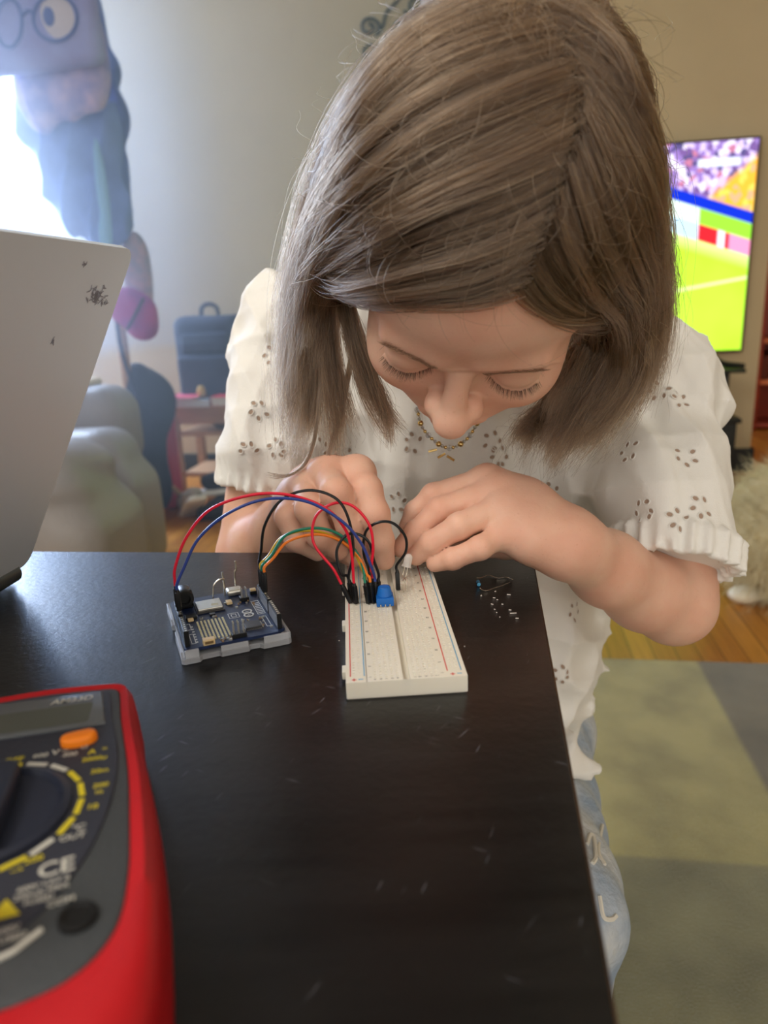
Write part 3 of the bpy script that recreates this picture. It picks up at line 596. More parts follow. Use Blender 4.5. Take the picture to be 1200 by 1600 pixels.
# ================================================================ THE TABLE
TD = Vector((.143, .99, 0)).normalized(); TS = Vector((TD.y, -TD.x, 0)); TC = Vector((.1005, .4795, 0))     # far right corner
def tp(s_, d_, z=0): return TC + TS * s_ + TD * d_ + Vector((0, 0, T + z))
def table_mat():
    m_ = bpy.data.materials.new('espresso_laminate'); m_.use_nodes = True; nt = m_.node_tree; b = nt.nodes['Principled BSDF']; L = nt.links.new
    tc = N(nt, 'ShaderNodeTexCoord'); n1 = N(nt, 'ShaderNodeTexNoise'); n1.inputs['Scale'].default_value = 9; n1.inputs['Detail'].default_value = 8; L(tc.outputs['Object'], n1.inputs[0])
    mr = N(nt, 'ShaderNodeMapRange'); L(n1.outputs[0], mr.inputs[0]); mr.inputs['From Min'].default_value = .3; mr.inputs['From Max'].default_value = .7; mr.inputs['To Min'].default_value = .27; mr.inputs['To Max'].default_value = .40; L(mr.outputs[0], b.inputs['Roughness'])
    # wood grain
    mp = N(nt, 'ShaderNodeMapping'); mp.inputs['Rotation'].default_value = (0, 0, .3); mp.inputs['Scale'].default_value = (10, 130, 1); L(tc.outputs['Object'], mp.inputs[0])
    g = N(nt, 'ShaderNodeTexNoise'); g.inputs['Scale'].default_value = 1; g.inputs['Detail'].default_value = 4; L(mp.outputs[0], g.inputs[0])
    r = N(nt, 'ShaderNodeValToRGB'); r.color_ramp.elements[0].color = (*lin((14, 14, 15)), 1); r.color_ramp.elements[1].color = (*lin((26, 25, 25)), 1); r.color_ramp.elements[0].position = .35; r.color_ramp.elements[1].position = .7; L(g.outputs[0], r.inputs[0])
    # worn scratches: thin stretched cells
    col = r.outputs[0]; hs = []
    for k, (ang, sc, th) in enumerate(((.5, (22, 190, 1), .05), (-.9, (18, 170, 1), .05), (2.0, (34, 260, 1), .06))):
        m0 = N(nt, 'ShaderNodeMapping'); m0.inputs['Rotation'].default_value = (0, 0, ang); L(tc.outputs['Object'], m0.inputs[0]); mq = N(nt, 'ShaderNodeMapping'); mq.inputs['Scale'].default_value = sc; mq.inputs['Location'].default_value = (k * 3.3, k * 7.1, 0); L(m0.outputs[0], mq.inputs[0])
        wv = N(nt, 'ShaderNodeTexNoise'); wv.inputs['Scale'].default_value = 12 ; L(tc.outputs['Object'], wv.inputs[0])
        ad = N(nt, 'ShaderNodeVectorMath', operation='ADD'); L(mq.outputs[0], ad.inputs[0]); sc_ = N(nt, 'ShaderNodeVectorMath', operation='SCALE'); sc_.inputs['Scale'].default_value = .7; L(wv.outputs['Color'], sc_.inputs[0]); L(sc_.outputs[0], ad.inputs[1])
        vo = N(nt, 'ShaderNodeTexVoronoi', feature='F1'); vo.inputs['Scale'].default_value = 1.0; vo.inputs['Randomness'].default_value = 1; L(ad.outputs[0], vo.inputs[0])
        a = N(nt, 'ShaderNodeMapRange'); L(vo.outputs['Distance'], a.inputs[0]); a.inputs['From Min'].default_value = th * 1.8; a.inputs['From Max'].default_value = th * .6; hs.append(a.outputs[0])
    s_ = hs[0]
    for h_ in hs[1:]: x = N(nt, 'ShaderNodeMath', operation='MAXIMUM'); L(s_, x.inputs[0]); L(h_, x.inputs[1]); s_ = x.outputs[0]
    pn = N(nt, 'ShaderNodeTexNoise'); pn.inputs['Scale'].default_value = 22; L(tc.outputs['Object'], pn.inputs[0]); pr = N(nt, 'ShaderNodeMapRange'); L(pn.outputs[0], pr.inputs[0]); pr.inputs['From Min'].default_value = .38; pr.inputs['From Max'].default_value = .62
    x = N(nt, 'ShaderNodeMath', operation='MULTIPLY'); L(s_, x.inputs[0]); L(pr.outputs[0], x.inputs[1]); s_ = x.outputs[0]
    mx = N(nt, 'ShaderNodeMixRGB'); L(s_, mx.inputs[0]); L(col, mx.inputs[1]); mx.inputs[2].default_value = (*lin((96, 96, 102)), 1); L(mx.outputs[0], b.inputs['Base Color'])
    bp = N(nt, 'ShaderNodeBump'); bp.inputs['Strength'].default_value = .25; bp.inputs['Distance'].default_value = .0006; fn = N(nt, 'ShaderNodeTexNoise'); fn.inputs['Scale'].default_value = 260; fn.inputs['Detail'].default_value = 5; L(tc.outputs['Object'], fn.inputs[0])
    L(fn.outputs[0], bp.inputs['Height']); L(bp.outputs[0], b.inputs['Normal']); b.inputs['Specular IOR Level'].default_value = .38
    return m_
TABM = table_mat()
def table():
    r = empty('table', tuple(tp(-.55, -.6, -T))); tag(r, 'black brown laminate table with fine scratches and a worn edge', 'table')
    mb = MB(); c = tp(-.55, -.6, -.0145); mb.box(c, (1.1, 1.2, .029), rz=math.atan2(TS.y, TS.x), bev=.0012, seg=2); o = put('tabletop', mb, TABM, parent=r, angle=30)
    mb = MB(); ez = math.atan2(TS.y, TS.x)
    mb.box(tp(.0003, -.6, -.0150), (.0014, 1.1990, .0262), rz=ez, bev=.0004); mb.box(tp(-.55, .0003, -.0150), (1.0990, .0014, .0262), rz=ez, bev=.0004)
    put('edge_band', mb, mat('worn_edge', (96, 72, 50), .55, rgb2=(52, 38, 28), nscale=50), parent=r)
    for a, b_ in ((-.07, -.07), (-1.03, -.07), (-.07, -1.13), (-1.03, -1.13)): mb = MB(); mb.box(tp(a, b_, -T + (T - .029) / 2), (.06, .06, T - .029), rz=ez, bev=.003); put('leg', mb, TABM, parent=r)
table()
# ================================================================ LAPTOP (lid seen from behind)
def laptop():
    B = az(45, 880, .012); v = ray(210, 390)
    A = np.array([V3(v), -V3(TS), [0, 0, -1]]).T; t, a, b_ = np.linalg.solve(A, V3(B) - V3(CAM)); UPD = (TS * a + Vector((0, 0, b_))); Lh = UPD.length; UPD.normalize()
    NRM = TD.cross(UPD).normalized()                    # outward normal of the lid's back
    if NRM.dot(TS) < 0: NRM = -NRM
    W_ = .315; r = empty('laptop', tuple(B - TD * (W_ / 2) - Vector((0, 0, .012)))); tag(r, 'open silver laptop seen from behind, lid leaning over the table', 'laptop')
    alu = mat('lid_aluminium', (214, 222, 234), .42, metal=.08, bump=.03, bscale=900)
    M_ = Matrix((-TD, UPD, NRM)).transposed().to_4x4(); M_.translation = B
    if M_.determinant() < 0: M_ = Matrix((-TD, UPD, -NRM)).transposed().to_4x4(); M_.translation = B
    sg = 1 if (M_.to_3x3() @ Vector((0, 0, 1))).dot(NRM) > 0 else -1
    # lid local: x = distance back from the far corner, y = up the lid
    mb = MB(); poly = rrect(W_, Lh, .009, 6, cx=W_ / 2, cy=Lh / 2); mb.prism(poly, 0 if sg > 0 else -.0, -sg * .005, M=M_, bev=.001); put('lid', mb, alu, parent=r, angle=30)
    mb = MB(); mb.prism(rrect(W_ - .012, Lh - .012, .006, 4, cx=W_ / 2, cy=Lh / 2), -sg * .0051, -sg * .0056, M=M_); put('screen', mb, mat('screen_glass', (10, 10, 12), .1, emit=.0), parent=r)
    # worn sticker remnants on the lid
    mb = MB(); rg = random.Random(3)
    def lidpt(x, y):
        rr = ray(x, y); tt = (B - CAM).dot(NRM) / rr.dot(NRM); p = CAM + rr * tt; return M_.inverted() @ p
    for cx, cy, n, sx_, sy_ in ((150, 462, 60, 13, 12), (132, 412, 5, 3, 6), (82, 533, 4, 3, 5), (163, 473, 8, 5, 2)):
        for k in range(n):
            a = lidpt(cx + rg.gauss(0, sx_ * .5), cy + rg.gauss(0, sy_ * .5)); ll = rg.uniform(.0008, .0022); an = rg.uniform(0, 3.1)
            d_ = Vector((math.cos(an), math.sin(an), 0)) * ll; e_ = Vector((-math.sin(an), math.cos(an), 0)) * .00035; z_ = Vector((0, 0, sg * .0002))
            vs = [a + d_ + e_, a - d_ + e_, a - d_ - e_, a + d_ - e_]; mb.add([M_ @ (Vector((q.x, q.y, 0)) + z_) for q in vs], [(0, 1, 2, 3)])
    put('sticker_residue', mb, mat('residue', (158, 160, 176), .7), parent=r, smooth=False)
    # base, hinge
    c = B - TD * (W_ / 2) - TS * .118; mb = MB(); mb.box((c.x, c.y, T + .0085), (.215, W_, .013), rz=math.atan2(TS.y, TS.x), bev=.003); base = put('base', mb, alu, parent=r)
    mb = MB(); mb.box((c.x - .0, c.y, T + .0153), (.09, W_ - .03, .0006), rz=math.atan2(TS.y, TS.x)); put('keyboard', mb, black, parent=base)
    mb = MB(); h0 = B - TS * .004 - TD * .012; h1 = B - TS * .004 - TD * (W_ - .012); mb.tube([(h0.x, h0.y, T + .010), (h1.x, h1.y, T + .010)], .0065, 14); put('hinge', mb, mat('hinge_grey', (60, 62, 66), .4), parent=r)
    for a_, b__ in ((.02, .02), (.2, .02), (.02, W_ - .02), (.2, W_ - .02)):
        p = B - TS * a_ - TD * b__; mb = MB(); mb.lathe([(.006, T + .0001), (.006, T + .003)], (p.x, p.y, 0), seg=12); put('foot', mb, black, parent=base)
laptop()
# ================================================================ MULTIMETER
def multimeter():
    O = Vector((-.118, .182, T)); ph = math.radians(12); r = empty('multimeter', O, ph); tag(r, 'digital multimeter with dark grey face, red rubber bumper and yellow dial marks', 'multimeter')
    red = mat('red_rubber', (196, 24, 34), .42, noise=.08, nscale=30); grey = mat('meter_grey', (66, 70, 74), .55, bump=.12, bscale=700); navyp = mat('meter_face', (50, 53, 66), .5, bump=.1, bscale=700)
    def outline(pts): 
        right = [Vector((x, y, 0)) for x, y in pts]; left = [Vector((-x, y, 0)) for x, y in reversed(pts) if x]
        return [(p.x / 1000, p.y / 1000) for p in spline(right + left, 5, closed=True)]
    outer = outline([(0, 79), (22, 77), (31, 74), (34, 66), (37, 45), (43, 15), (47, -10), (50, -36), (51, -62), (48, -78), (38, -86), (0, -90)])
    inner = outline([(0, 74), (20, 72.5), (27, 70.5), (29, 64), (31.5, 46), (37, 15), (40, -10), (42, -32), (41, -50), (34, -61), (22, -66), (0, -69)])
    # bumper: swept rings between outlines
    mb = MB(); n = len(outer)
    rings = [(1.00, 0, .001), (1.015, 0, .010), (1.0, 0, .022), (.985, .0, .028), (.5, 1, .0315), (0, 2, .0305), (0, 2, .026)]
    vs = []
    cen = (0, -.006)
    for sc, mode, z in rings:
        for k in range(n):
            ox, oy = outer[k]; ix, iy = inner[k]
            if mode == 0: x, y = cen[0] + (ox - cen[0]) * sc, cen[1] + (oy - cen[1]) * sc
            elif mode == 1: x, y = (ox + ix) / 2, (oy + iy) / 2
            else: x, y = ix, iy
            vs.append((x, y, z))
    fs = [(i * n + k, i * n + (k + 1) % n, (i + 1) * n + (k + 1) % n, (i + 1) * n + k) for i in range(len(rings) - 1) for k in range(n)]
    fs.append(tuple(reversed(range(n)))); mb.add(vs, fs); put('bumper', mb, red, angle=60).parent = r
    mb = MB(); mb.prism([(x * .999, y * .999) for x, y in inner], .012, .0312, bev=.0012); body = put('body', mb, grey); body.parent = r
    fp = outline([(0, 71.5), (19, 70), (24.5, 68), (26.5, 60), (28.5, 46), (32, 30), (34, 12), (33.5, -6), (30, -25), (22, -42), (10, -52), (0, -54)])
    mb = MB(); mb.prism(fp, .0300, .0320, bev=.0006); face = put('face_panel', mb, navyp); face.parent = r
    ZF = .0320
    mb = MB(); mb.prism([(-.024, .0675), (.0225, .0665), (.0265, .043), (-.0265, .043)], ZF - .001, ZF + .0012, bev=.0005); lens = put('display_window', mb, mat('lens_grey', (96, 100, 104), .25, spec=.6)); lens.parent = r
    mb = MB(); mb.prism(rrect(.045, .0135, .001, 2, cx=-.002, cy=.0515), ZF + .0012, ZF + .0014); put('display', mb, mat('lcd_off', (84, 88, 80), .25)).parent = lens
    # dial
    mb = MB(); mb.lathe([(.0222, ZF - .001), (.0226, ZF + .0012), (.0205, ZF + .0022), (.0190, ZF + .0006), (.0, ZF + .0003)], seg=48, cap=False); dial = put('dial', mb, mat('dial_navy', (38, 44, 62), .45)); dial.parent = r
    mb = MB(); mb.prism(spline_poly([(-.0042, .0190), (.0042, .0190), (.0058, .009), (.0060, -.006), (.0046, -.0190), (-.0046, -.0190), (-.0060, -.006), (-.0058, .009)]), ZF, ZF + .0065, bev=.0016, seg=3); k_ = put('knob', mb, MATS['dial_navy']); k_.parent = dial
    # button
    mb = MB(); mb.prism(spline_poly([(.0135, .0338), (.0150, .0312), (.0190, .0304), (.0240, .0318), (.0252, .0350), (.0230, .0373), (.0185, .0370), (.0148, .0360)]), ZF - .0005, ZF + .0032, bev=.0014, seg=3); put('button', mb, mat('orange_button', (255, 138, 24), .45)).parent = r
    # marks
    yel = mat('mark_yellow', (226, 208, 46), .6); wht = mat('mark_white', (214, 212, 202), .6); Z = ZF + .0002
    mark = empty('x'); bpy.data.objects.remove(mark)
    my, mw = MB(), MB()
    def rot(ang, rr, z=Z): a = math.radians(ang); return Vector((rr * math.sin(a), rr * math.cos(a), z))
    angs = [(0, 'y'), (19, 'w'), (38, 'w'), (57, 'y'), (76, 'y'), (95, 'y'), (114, 'y'), (134, 'w'), (152, 'y'), (170, 'y'), (189, 'y'), (208, 'y'), (227, 'y'), (246, 'w'), (265, 'w'), (284, 'w'), (303, 'w'), (322, 'w'), (341, 'w')]
    for a, c in angs:
        M_ = Matrix.Translation(rot(a, .0252)) @ Matrix.Rotation(-math.radians(a), 4, 'Z'); (my if c == 'y' else mw).box((0, 0, 0), (.0068, .0017, .0002), M=M_)
    def tx(m_, s_, u, v, size, rz=0, face_=True): m_.text(s_, Matrix.Translation((u / 1000, v / 1000, Z)) @ Matrix.Rotation(math.radians(rz), 4, 'Z'), size / 1000)
    tx(my, 'OFF', 0, 28.6, 3.6); tx(mw, '600', 8.2, 28.8, 3.2, -4); tx(mw, 'V', 12.7, 29.3, 4.2); tx(mw, '\u2013', 15.6, 30, 4); tx(mw, '200', 17.6, 26.8, 3.2, -6)
    mb_ = MB(); tx(mw, 'CE', 23.5, -27.0, 7.6, 8)
    tx(mw, '\u03a9', 21.6, 30, 2.6); tx(my, 'A', 24.6, 26.2, 3.8); tx(my, '=', 28.4, 27, 3.2); tx(my, '2000\u00b5', 26, 22.0, 3.1); tx(my, '20m', 28.6, 14.5, 3.1); tx(my, '200', 30.0, 6.6, 3.1); tx(my, 'm', 30, 3.4, 3.0); tx(my, '10', 29.0, -3.5, 3.3)
    tx(mw, '\u00b0C', 26.5, -12.0, 3.6); tx(mw, 'OUT', 25.6, -15.6, 3.2, 4); tx(my, '200', 17.0, -22.2, 3.2, 12); tx(my, '\u2192', 13.6, -25.5, 4.2); tx(my, '2k', 7.0, -27.6, 3.2); tx(my, '20', -1.5, -29, 3.2)
    for k, s_ in enumerate(['600V CAT II', '250mA MAX', 'FUSED']): tx(mw, s_, 21.5, -32.2 - 2.7 * k, 2.4, 8)
    tx(mw, 'COM', 27.0, -39.6, 2.8, 8); my.add([(.0100, -.0420, Z), (.0180, -.0412, Z), (.0135, -.0352, Z)], [(0, 1, 2)])
    for k, s_ in enumerate(['MAX 600V', '10A UNFUSED']): tx(mw, s_, 13, -46 - 3 * k, 2.6, 8)
    mw.tube([(x / 1000, y / 1000, Z - .0005) for x, y in ((4, -55.5), (12, -55), (19, -52), (24, -47))], .0007, 6)
    tx(mw, '~', 6, -40, 5); tx(my, '10A', -1, -36, 3);
    mw2 = MB(); mw2.text('AM33D', Matrix.Translation((.0125, .0620, ZF + .0014)), .0046, shear=.1); mw2.text('AI', Matrix.Translation((-.0165, .0620, ZF + .0014)), .0052); put('display_lettering', mw2, wht, smooth=False).parent = lens
    put('yellow_markings', my, yel, smooth=False).parent = r; put('white_markings', mw, wht, smooth=False).parent = r
    # com socket
    def sock(u, v, rr=.0040, lab='socket'):
        mb = MB(); mb.lathe([(rr + .0010, ZF - .0012), (rr + .0010, ZF + .0005), (rr, ZF + .0007), (rr - .0004, ZF + .0002), (0, ZF + .00015)], (u, v, 0), seg=32, cap=False); o = put(lab, mb, mat('socket_black', (7, 8, 10), .6)); o.parent = r; return o
    sock(.0318, -.0455, .0036)
    # no well is cut: near-black disc inside the ring paints its shade
    # red probe plug in the centre jack
    p = empty('test_lead', (0, 0, 0)); p.location = O + Matrix.Rotation(ph, 3, 'Z') @ Vector((.004, -.046, ZF + .001)); p.rotation_euler = (0, 0, ph); tag(p, 'red test lead plugged into the front of the multimeter', 'test lead')
    mb = MB(); mb.lathe([(.0062, 0), (.0072, .003), (.0075, .02), (.006, .023), (.0045, .030), (.003, .036)], seg=24); put('plug', mb, red).parent = p
    mb = MB(); mb.tube(spline([(0, 0, .034), (-.003, -.002, .043), (-.02, -.01, .046), (-.05, -.02, .03), (-.075, -.03, -.015), (-.095, -.05, -.0295), (-.14, -.09, -.0305)], 8), .0021, 8); put('cable', mb, red).parent = p
def spline_poly(pts, n=4): return [(p.x, p.y) for p in spline([(x, y, 0) for x, y in pts], n, closed=True)]
multimeter()
# ================================================================ BREADBOARD
BO = Vector((.00705, .29711, T)); BY = .0428288; BR = Matrix.Translation(BO) @ Matrix.Rotation(BY, 4, 'Z')
BZ = .0085
def bb(x, y, z=BZ): return BR @ Vector((x / 1000, y / 1000, z))          # millimetres on the breadboard
P_ = 2.54
MAINX = [-(3.81 + P_ * k) for k in range(5)][::-1] + [3.81 + P_ * k for k in range(5)]
RAILX = [-23.6, -21.06, 21.06, 23.6]
def breadboard():
    r = empty('breadboard', BO, BY); tag(r, 'white solderless breadboard with red and blue rail lines under the hands', 'breadboard')
    ivory = mat('breadboard_ivory', (236, 230, 214), .42, sss=.15, srad=(1, .8, .5))
    H = 1.22; xs = sorted([-27.3, 27.3, -18.05, -17.75, 18.0, 18.02, -1.6, 1.6] + [x + s * H / 2 for x in MAINX + RAILX for s in (-1, 1)])
    y0, y1 = -1.5, 163.6; ys = sorted([y0, y1] + [P_ * (k + 1) + s * H / 2 for k in range(63) for s in (-1, 1)])
    mb = MB(); vid = {}
    def v(x, y, z):
        k = (round(x, 4), round(y, 4), round(z, 4))
        if k not in vid: vid[k] = len(mb.v); mb.v.append((x / 1000, y / 1000, z / 1000))
        return vid[k]
    ztop = BZ * 1000
    def face(*p): mb.f.append(tuple(v(*q) for q in p)); mb.m.append(0)
    for i in range(len(xs) - 1):
        x0, x1 = xs[i], xs[i + 1]; cx = (x0 + x1) / 2
        ismain = any(abs(cx - a) < .01 for a in MAINX); israil = any(abs(cx - a) < .01 for a in RAILX)
        groove = (-18.06 < cx < -17.74) or (18.0 < cx < 18.02); trough = -1.6 < cx < 1.6
        dz = 1.5 if groove and cx < 0 else (.0 if groove else (3.0 if trough else 0))
        if dz:
            face((x0, y0, ztop - dz), (x1, y0, ztop - dz), (x1, y1, ztop - dz), (x0, y1, ztop - dz))
            face((x0, y0, ztop), (x0, y0, ztop - dz), (x0, y1, ztop - dz), (x0, y1, ztop)); face((x1, y0, ztop - dz), (x1, y0, ztop), (x1, y1, ztop), (x1, y1, ztop - dz)); continue
        if not (ismain or israil): face((x0, y0, ztop), (x1, y0, ztop), (x1, y1, ztop), (x0, y1, ztop)); continue
        for j in range(len(ys) - 1):
            a, b_ = ys[j], ys[j + 1]; cy = (a + b_) / 2; row = round(cy / P_); hole = abs(cy - row * P_) < .01 and 1 <= row <= 63
            if israil and hole and (row % 6 == 2 or row < 3 or row > 61): hole = False
            if not hole: face((x0, a, ztop), (x1, a, ztop), (x1, b_, ztop), (x0, b_, ztop)); continue
            z = ztop - 1.2; s_ = .30; X0, X1, A, B_ = x0 + s_, x1 - s_, a + s_, b_ - s_
            face((x0, a, ztop), (x1, a, ztop), (X1, A, z), (X0, A, z)); face((x1, a, ztop), (x1, b_, ztop), (X1, B_, z), (X1, A, z))
            face((x1, b_, ztop), (x0, b_, ztop), (X0, B_, z), (X1, B_, z)); face((x0, b_, ztop), (x0, a, ztop), (X0, A, z), (X0, B_, z)); face((X0, A, z), (X1, A, z), (X1, B_, z), (X0, B_, z))
    # sides
    def side(xa, ya, xb, yb):
        face((xa, ya, ztop), (xa, ya, .6), (xb, yb, .6), (xb, yb, ztop))
    side(-27.3, y0, 27.3, y0); side(27.3, y0, 27.3, y1); side(27.3, y1, -27.3, y1); side(-27.3, y1, -27.3, y0); face((-27.3, y0, .6), (-27.3, y1, .6), (27.3, y1, .6), (27.3, y0, .6))
    mb.box((0, (y0 + y1) / 2000, .0004), (.0538, (y1 - y0) / 1000 - .001, .0008))
    put('body', mb, ivory, smooth=False).parent = r
    for y in (18, 70, 121): mb = MB(); mb.box((-.0279, y / 1000, .0035), (.0026, .007, .004), bev=.0005); put('side_tab', mb, ivory).parent = r
    redi = mat('rail_red', (214, 60, 60), .6); blui = mat('rail_blue', (90, 160, 200), .6); ink = mat('print_grey', (70, 66, 62), .7)
    Z = BZ + .00006
    mr, ml, mk = MB(), MB(), MB()
    for x in (-25.2, 18.9): mr.box((x / 1000, .082, Z), (.00045, .156, .0001))
    for x in (-18.9, 25.2): ml.box((x / 1000, .082, Z), (.00045, .156, .0001))
    for x in (-23.6, 20.9): mr.box((x / 1000, .0008, Z), (.0022, .0005, .0001)); mr.box((x / 1000, .0008, Z), (.0005, .0022, .0001))
    for x in (-20.6, 24.0): ml.box((x / 1000, .0010, Z), (.0022, .0005, .0001))
    for k in [1] + list(range(5, 64, 5)):
        for x in (-16.3, 16.3): mk.text(str(k), Matrix.Translation((x / 1000, k * P_ / 1000, Z)) @ Matrix.Rotation(-math.pi / 2, 4, 'Z'), .0019)
    for k, x in enumerate(MAINX):
        for y in (.2, 162.2): mk.text('abcdefghij'[k], Matrix.Translation((x / 1000, y / 1000, Z)) @ Matrix.Rotation(-math.pi / 2, 4, 'Z'), .0019)
    put('red_rail_marks', mr, redi, smooth=False).parent = r; put('blue_rail_marks', ml, blui, smooth=False).parent = r; put('printed_numbers', mk, ink, smooth=False).parent = r
breadboard()
# ================================================================ MICROCONTROLLER BOARD
az0 = az(*(240 + 235 / 5.217, 880 + 840 / 5.217), 0)
AA = math.radians(21); AM = Matrix.Translation(az0) @ Matrix.Rotation(AA, 4, 'Z')
def ab(u, v, z=0.0): return AM @ Vector((u / 1000, v / 1000, z / 1000))
def controller():
    r = empty('microcontroller_board', az0, AA); tag(r, 'blue microcontroller board in a clear acrylic base with jumper wires plugged in', 'circuit board')
    acr = mat('clear_acrylic', (244, 248, 255), .28, alpha=.30, spec=.8); mb = MB()
    poly = [(0, 1.5), (1.5, 0), (9, 0), (10.5, 2), (19, 2.5), (20, .8), (34, .8), (35, 2.5), (40, 2.5), (41.5, 0), (55, 0), (56.5, 1.5), (56.5, 72), (55, 73.5), (40, 73.5), (40, 71), (18, 71), (18, 73.5), (1.5, 73.5), (0, 72), (0, 46), (1.6, 45), (1.6, 30), (0, 29)]
    mb.prism([(a / 1000, b_ / 1000) for a, b_ in poly], .0003, .0030, bev=.0004)
    # rim walls of the tray
    def wall(x0, y0, x1, y1, z1=6.6): mb.box(((x0 + x1) / 2000, (y0 + y1) / 2000, (3.0 + z1) / 2000), ((x1 - x0) / 1000, (y1 - y0) / 1000, (z1 - 3.0) / 1000), bev=.0004)
    wall(0.1, 46, 1.9, 72); wall(.1, 2, 1.9, 29); wall(54.6, 1, 56.4, 73); wall(2, .2, 9, 1.8, 7.4); wall(42, .2, 55, 1.8); wall(20, 1.0, 34, 2.2, 6.0)
    put('acrylic_tray', mb, acr, smooth=False).parent = r
    for u, v in ((4.5, 4), (52, 18), (4.5, 66), (52, 66)): mb = MB(); mb.lathe([(.0022, .003), (.0022, .0056)], (u / 1000, v / 1000, 0), seg=14); put('standoff', mb, acr).parent = r
    pcb = mat('pcb_blue', (26, 44, 84), .42, rgb2=(20, 34, 66), nscale=400); U0, V0 = 1.9, 3.0
    mb = MB(); mb.prism([(a / 1000, b_ / 1000) for a, b_ in ((2.2, 4), (3.2, 2.6), (50, 2.6), (54.5, 6), (54.5, 70), (53, 71), (3, 71), (2.2, 70))], .0056, .0072); pc = put('circuit_card', mb, pcb, smooth=False); pc.parent = r
    Z = 7.2; silver = mat('tin_silver', (206, 202, 190), .28, metal=.85); gold = mat('pad_gold', (196, 186, 150), .4, metal=.5); cream = mat('cream_plastic', (226, 200, 150), .5); blackp = mat('black_plastic', (16, 17, 19), .42); silk = mat('silk_white', (222, 226, 230), .6); ic = mat('chip_grey', (52, 52, 56), .4)
    def part(name, boxes, mt, bev=.0002, par=None):
        mb = MB()
        for c, s_ in boxes: mb.box([q / 1000 for q in c], [q / 1000 for q in s_], bev=bev)
        o = put(name, mb, mt, smooth=False); o.parent = par or r; return o
    HZ = 8.5
    # tall female headers with a row of sockets
    for u, segs in ((4.2, ((5.5, 26), (29, 50.5))), (52.0, ((5.5, 26), (28, 54)))):
        for a, b_ in segs:
            h = part('pin_header', [((u, (a + b_) / 2, Z + HZ / 2), (2.5, b_ - a, HZ))], blackp)
            k = int((b_ - a) / 2.54); mb = MB()
            for i in range(k):
                v = a + (b_ - a) * (i + .5) / k
                mb.box((u / 1000, v / 1000, (Z + HZ + .03) / 1000), (.0012, .0012, .0001))
            o = put('contacts', mb, silver, smooth=False); o.parent = h
            s_ = 1 if u < 20 else -1
            mb = MB(); mb.box(((u + s_ * 1.27) / 1000, (a + b_) / 2000, (Z + HZ * .5) / 1000), (.0001, (b_ - a - 1) / 1000, (HZ - 2) / 1000)); 
            o = put('side_label', mb, mat('header_side', (150, 150, 150), .3, metal=.4) if 'header_side' not in MATS else MATS['header_side'], smooth=False); o.parent = h
    part('power_jack', [((9.6, 64, Z + 5), (9, 12, 10)), ((9.6, 57.6, Z + 5.5), (8.6, 2, 11))], blackp, .0006)
    mb = MB(); mb.lathe([(.0046, -.006), (.0050, -.0055), (.0050, .0055), (.0046, .006), (.0030, .006), (.0028, -.002), (0, -.002)], M=Matrix.Translation((.0096, .0600, .0138)) @ Matrix.Rotation(math.pi / 2, 4, 'X'), seg=24, cap=False); put('jack_barrel', mb, blackp).parent = r
    part('wifi_module', [((22, 53, Z + .5), (15.5, 18, .8))], ic); part('module_shield', [((22, 52, Z + 1.7), (13.8, 13.5, 1.6))], silver, .0004)
    part('module_print', [((25, 49.8, Z + 2.55), (4, 3, .06))], gold, 0)
    part('usb_connector', [((39, 66.5, Z + 1.9), (9, 8, 3.4))], silver, .0012)
    part('reset_button', [((49.4, 62, Z + 1), (4, 4, 2))], blackp); part('button_cap', [((49.4, 62, Z + 2.5), (3.4, 3.2, 1.2))], cream, .0003)
    led = part('led_matrix', [((11.8 + 15.6 * (i + .5) / 8, 8.5 + 26 * (j + .5) / 12, Z + .3), (.95, 1.25, .6)) for i in range(8) for j in range(12)], mat('matrix_led', (222, 214, 170), .35), 0)
    part('matrix_traces', [((11.8 + 15.6 * (i + .5) / 8, 21.5, Z + .06), (.5, 27, .1)) for i in range(8)], gold, 0)
    part('expansion_connector', [((14.6, 4.5, Z + 1.5), (6, 4, 3))], cream, .0004); part('connector_slot', [((14.6, 2.45, Z + 1.5), (4.2, .1, 1.4))], mat('slot_brown', (120, 96, 60), .6), 0)
    part('chip', [((39.4, 15.5, Z + .8), (8.6, 8.6, 1.4))], ic, .0002); part('chip_legs', [((39.4 + s_ * 4.7, 15.5 + .8 * (i - 4.5), Z + .3), (1.0, .35, .4)) for i in range(10) for s_ in (-1, 1)] + [((39.4 + .8 * (i - 4.5), 15.5 + s_ * 4.7, Z + .3), (.35, 1.0, .4)) for i in range(10) for s_ in (-1, 1)], silver, 0)
    ph = part('programming_header', [((30.3, 6.4, Z + 1.2), (7.6, 5.0, 2.4))], blackp); part('header_pins', [((27.8 + 2.54 * i, 5.1 + 2.54 * j, Z + 5.5), (.62, .62, 6.4)) for i in range(3) for j in range(2)], silver, .0001, ph)
    p2 = part('serial_header', [((42.5, 54, Z + 1.2), (5.0, 5, 2.4))], blackp); part('header_pins', [((41.3 + 2.54 * i, 52.8 + 2.54 * j, Z + 5.0), (.62, .62, 6)) for i in range(2) for j in range(2)], silver, .0001, p2)
    rg = random.Random(5); caps = []; gd = []
    for k in range(46):
        u, v = rg.choice([(rg.uniform(8, 28), rg.uniform(37, 43)), (rg.uniform(30, 47), rg.uniform(44, 60)), (rg.uniform(30, 48), rg.uniform(22, 26)), (rg.uniform(21, 27), rg.uniform(3.5, 7)), (rg.uniform(44, 49), rg.uniform(8, 24))])
        (caps if rg.random() < .5 else gd).append(((u, v, Z + .4), (rg.uniform(.6, 1.6), rg.uniform(.5, 1.2), .8)))
    part('resistor_chips', caps, silver, 0); part('capacitor_chips', gd, mat('cap_tan', (150, 124, 92), .5), 0)
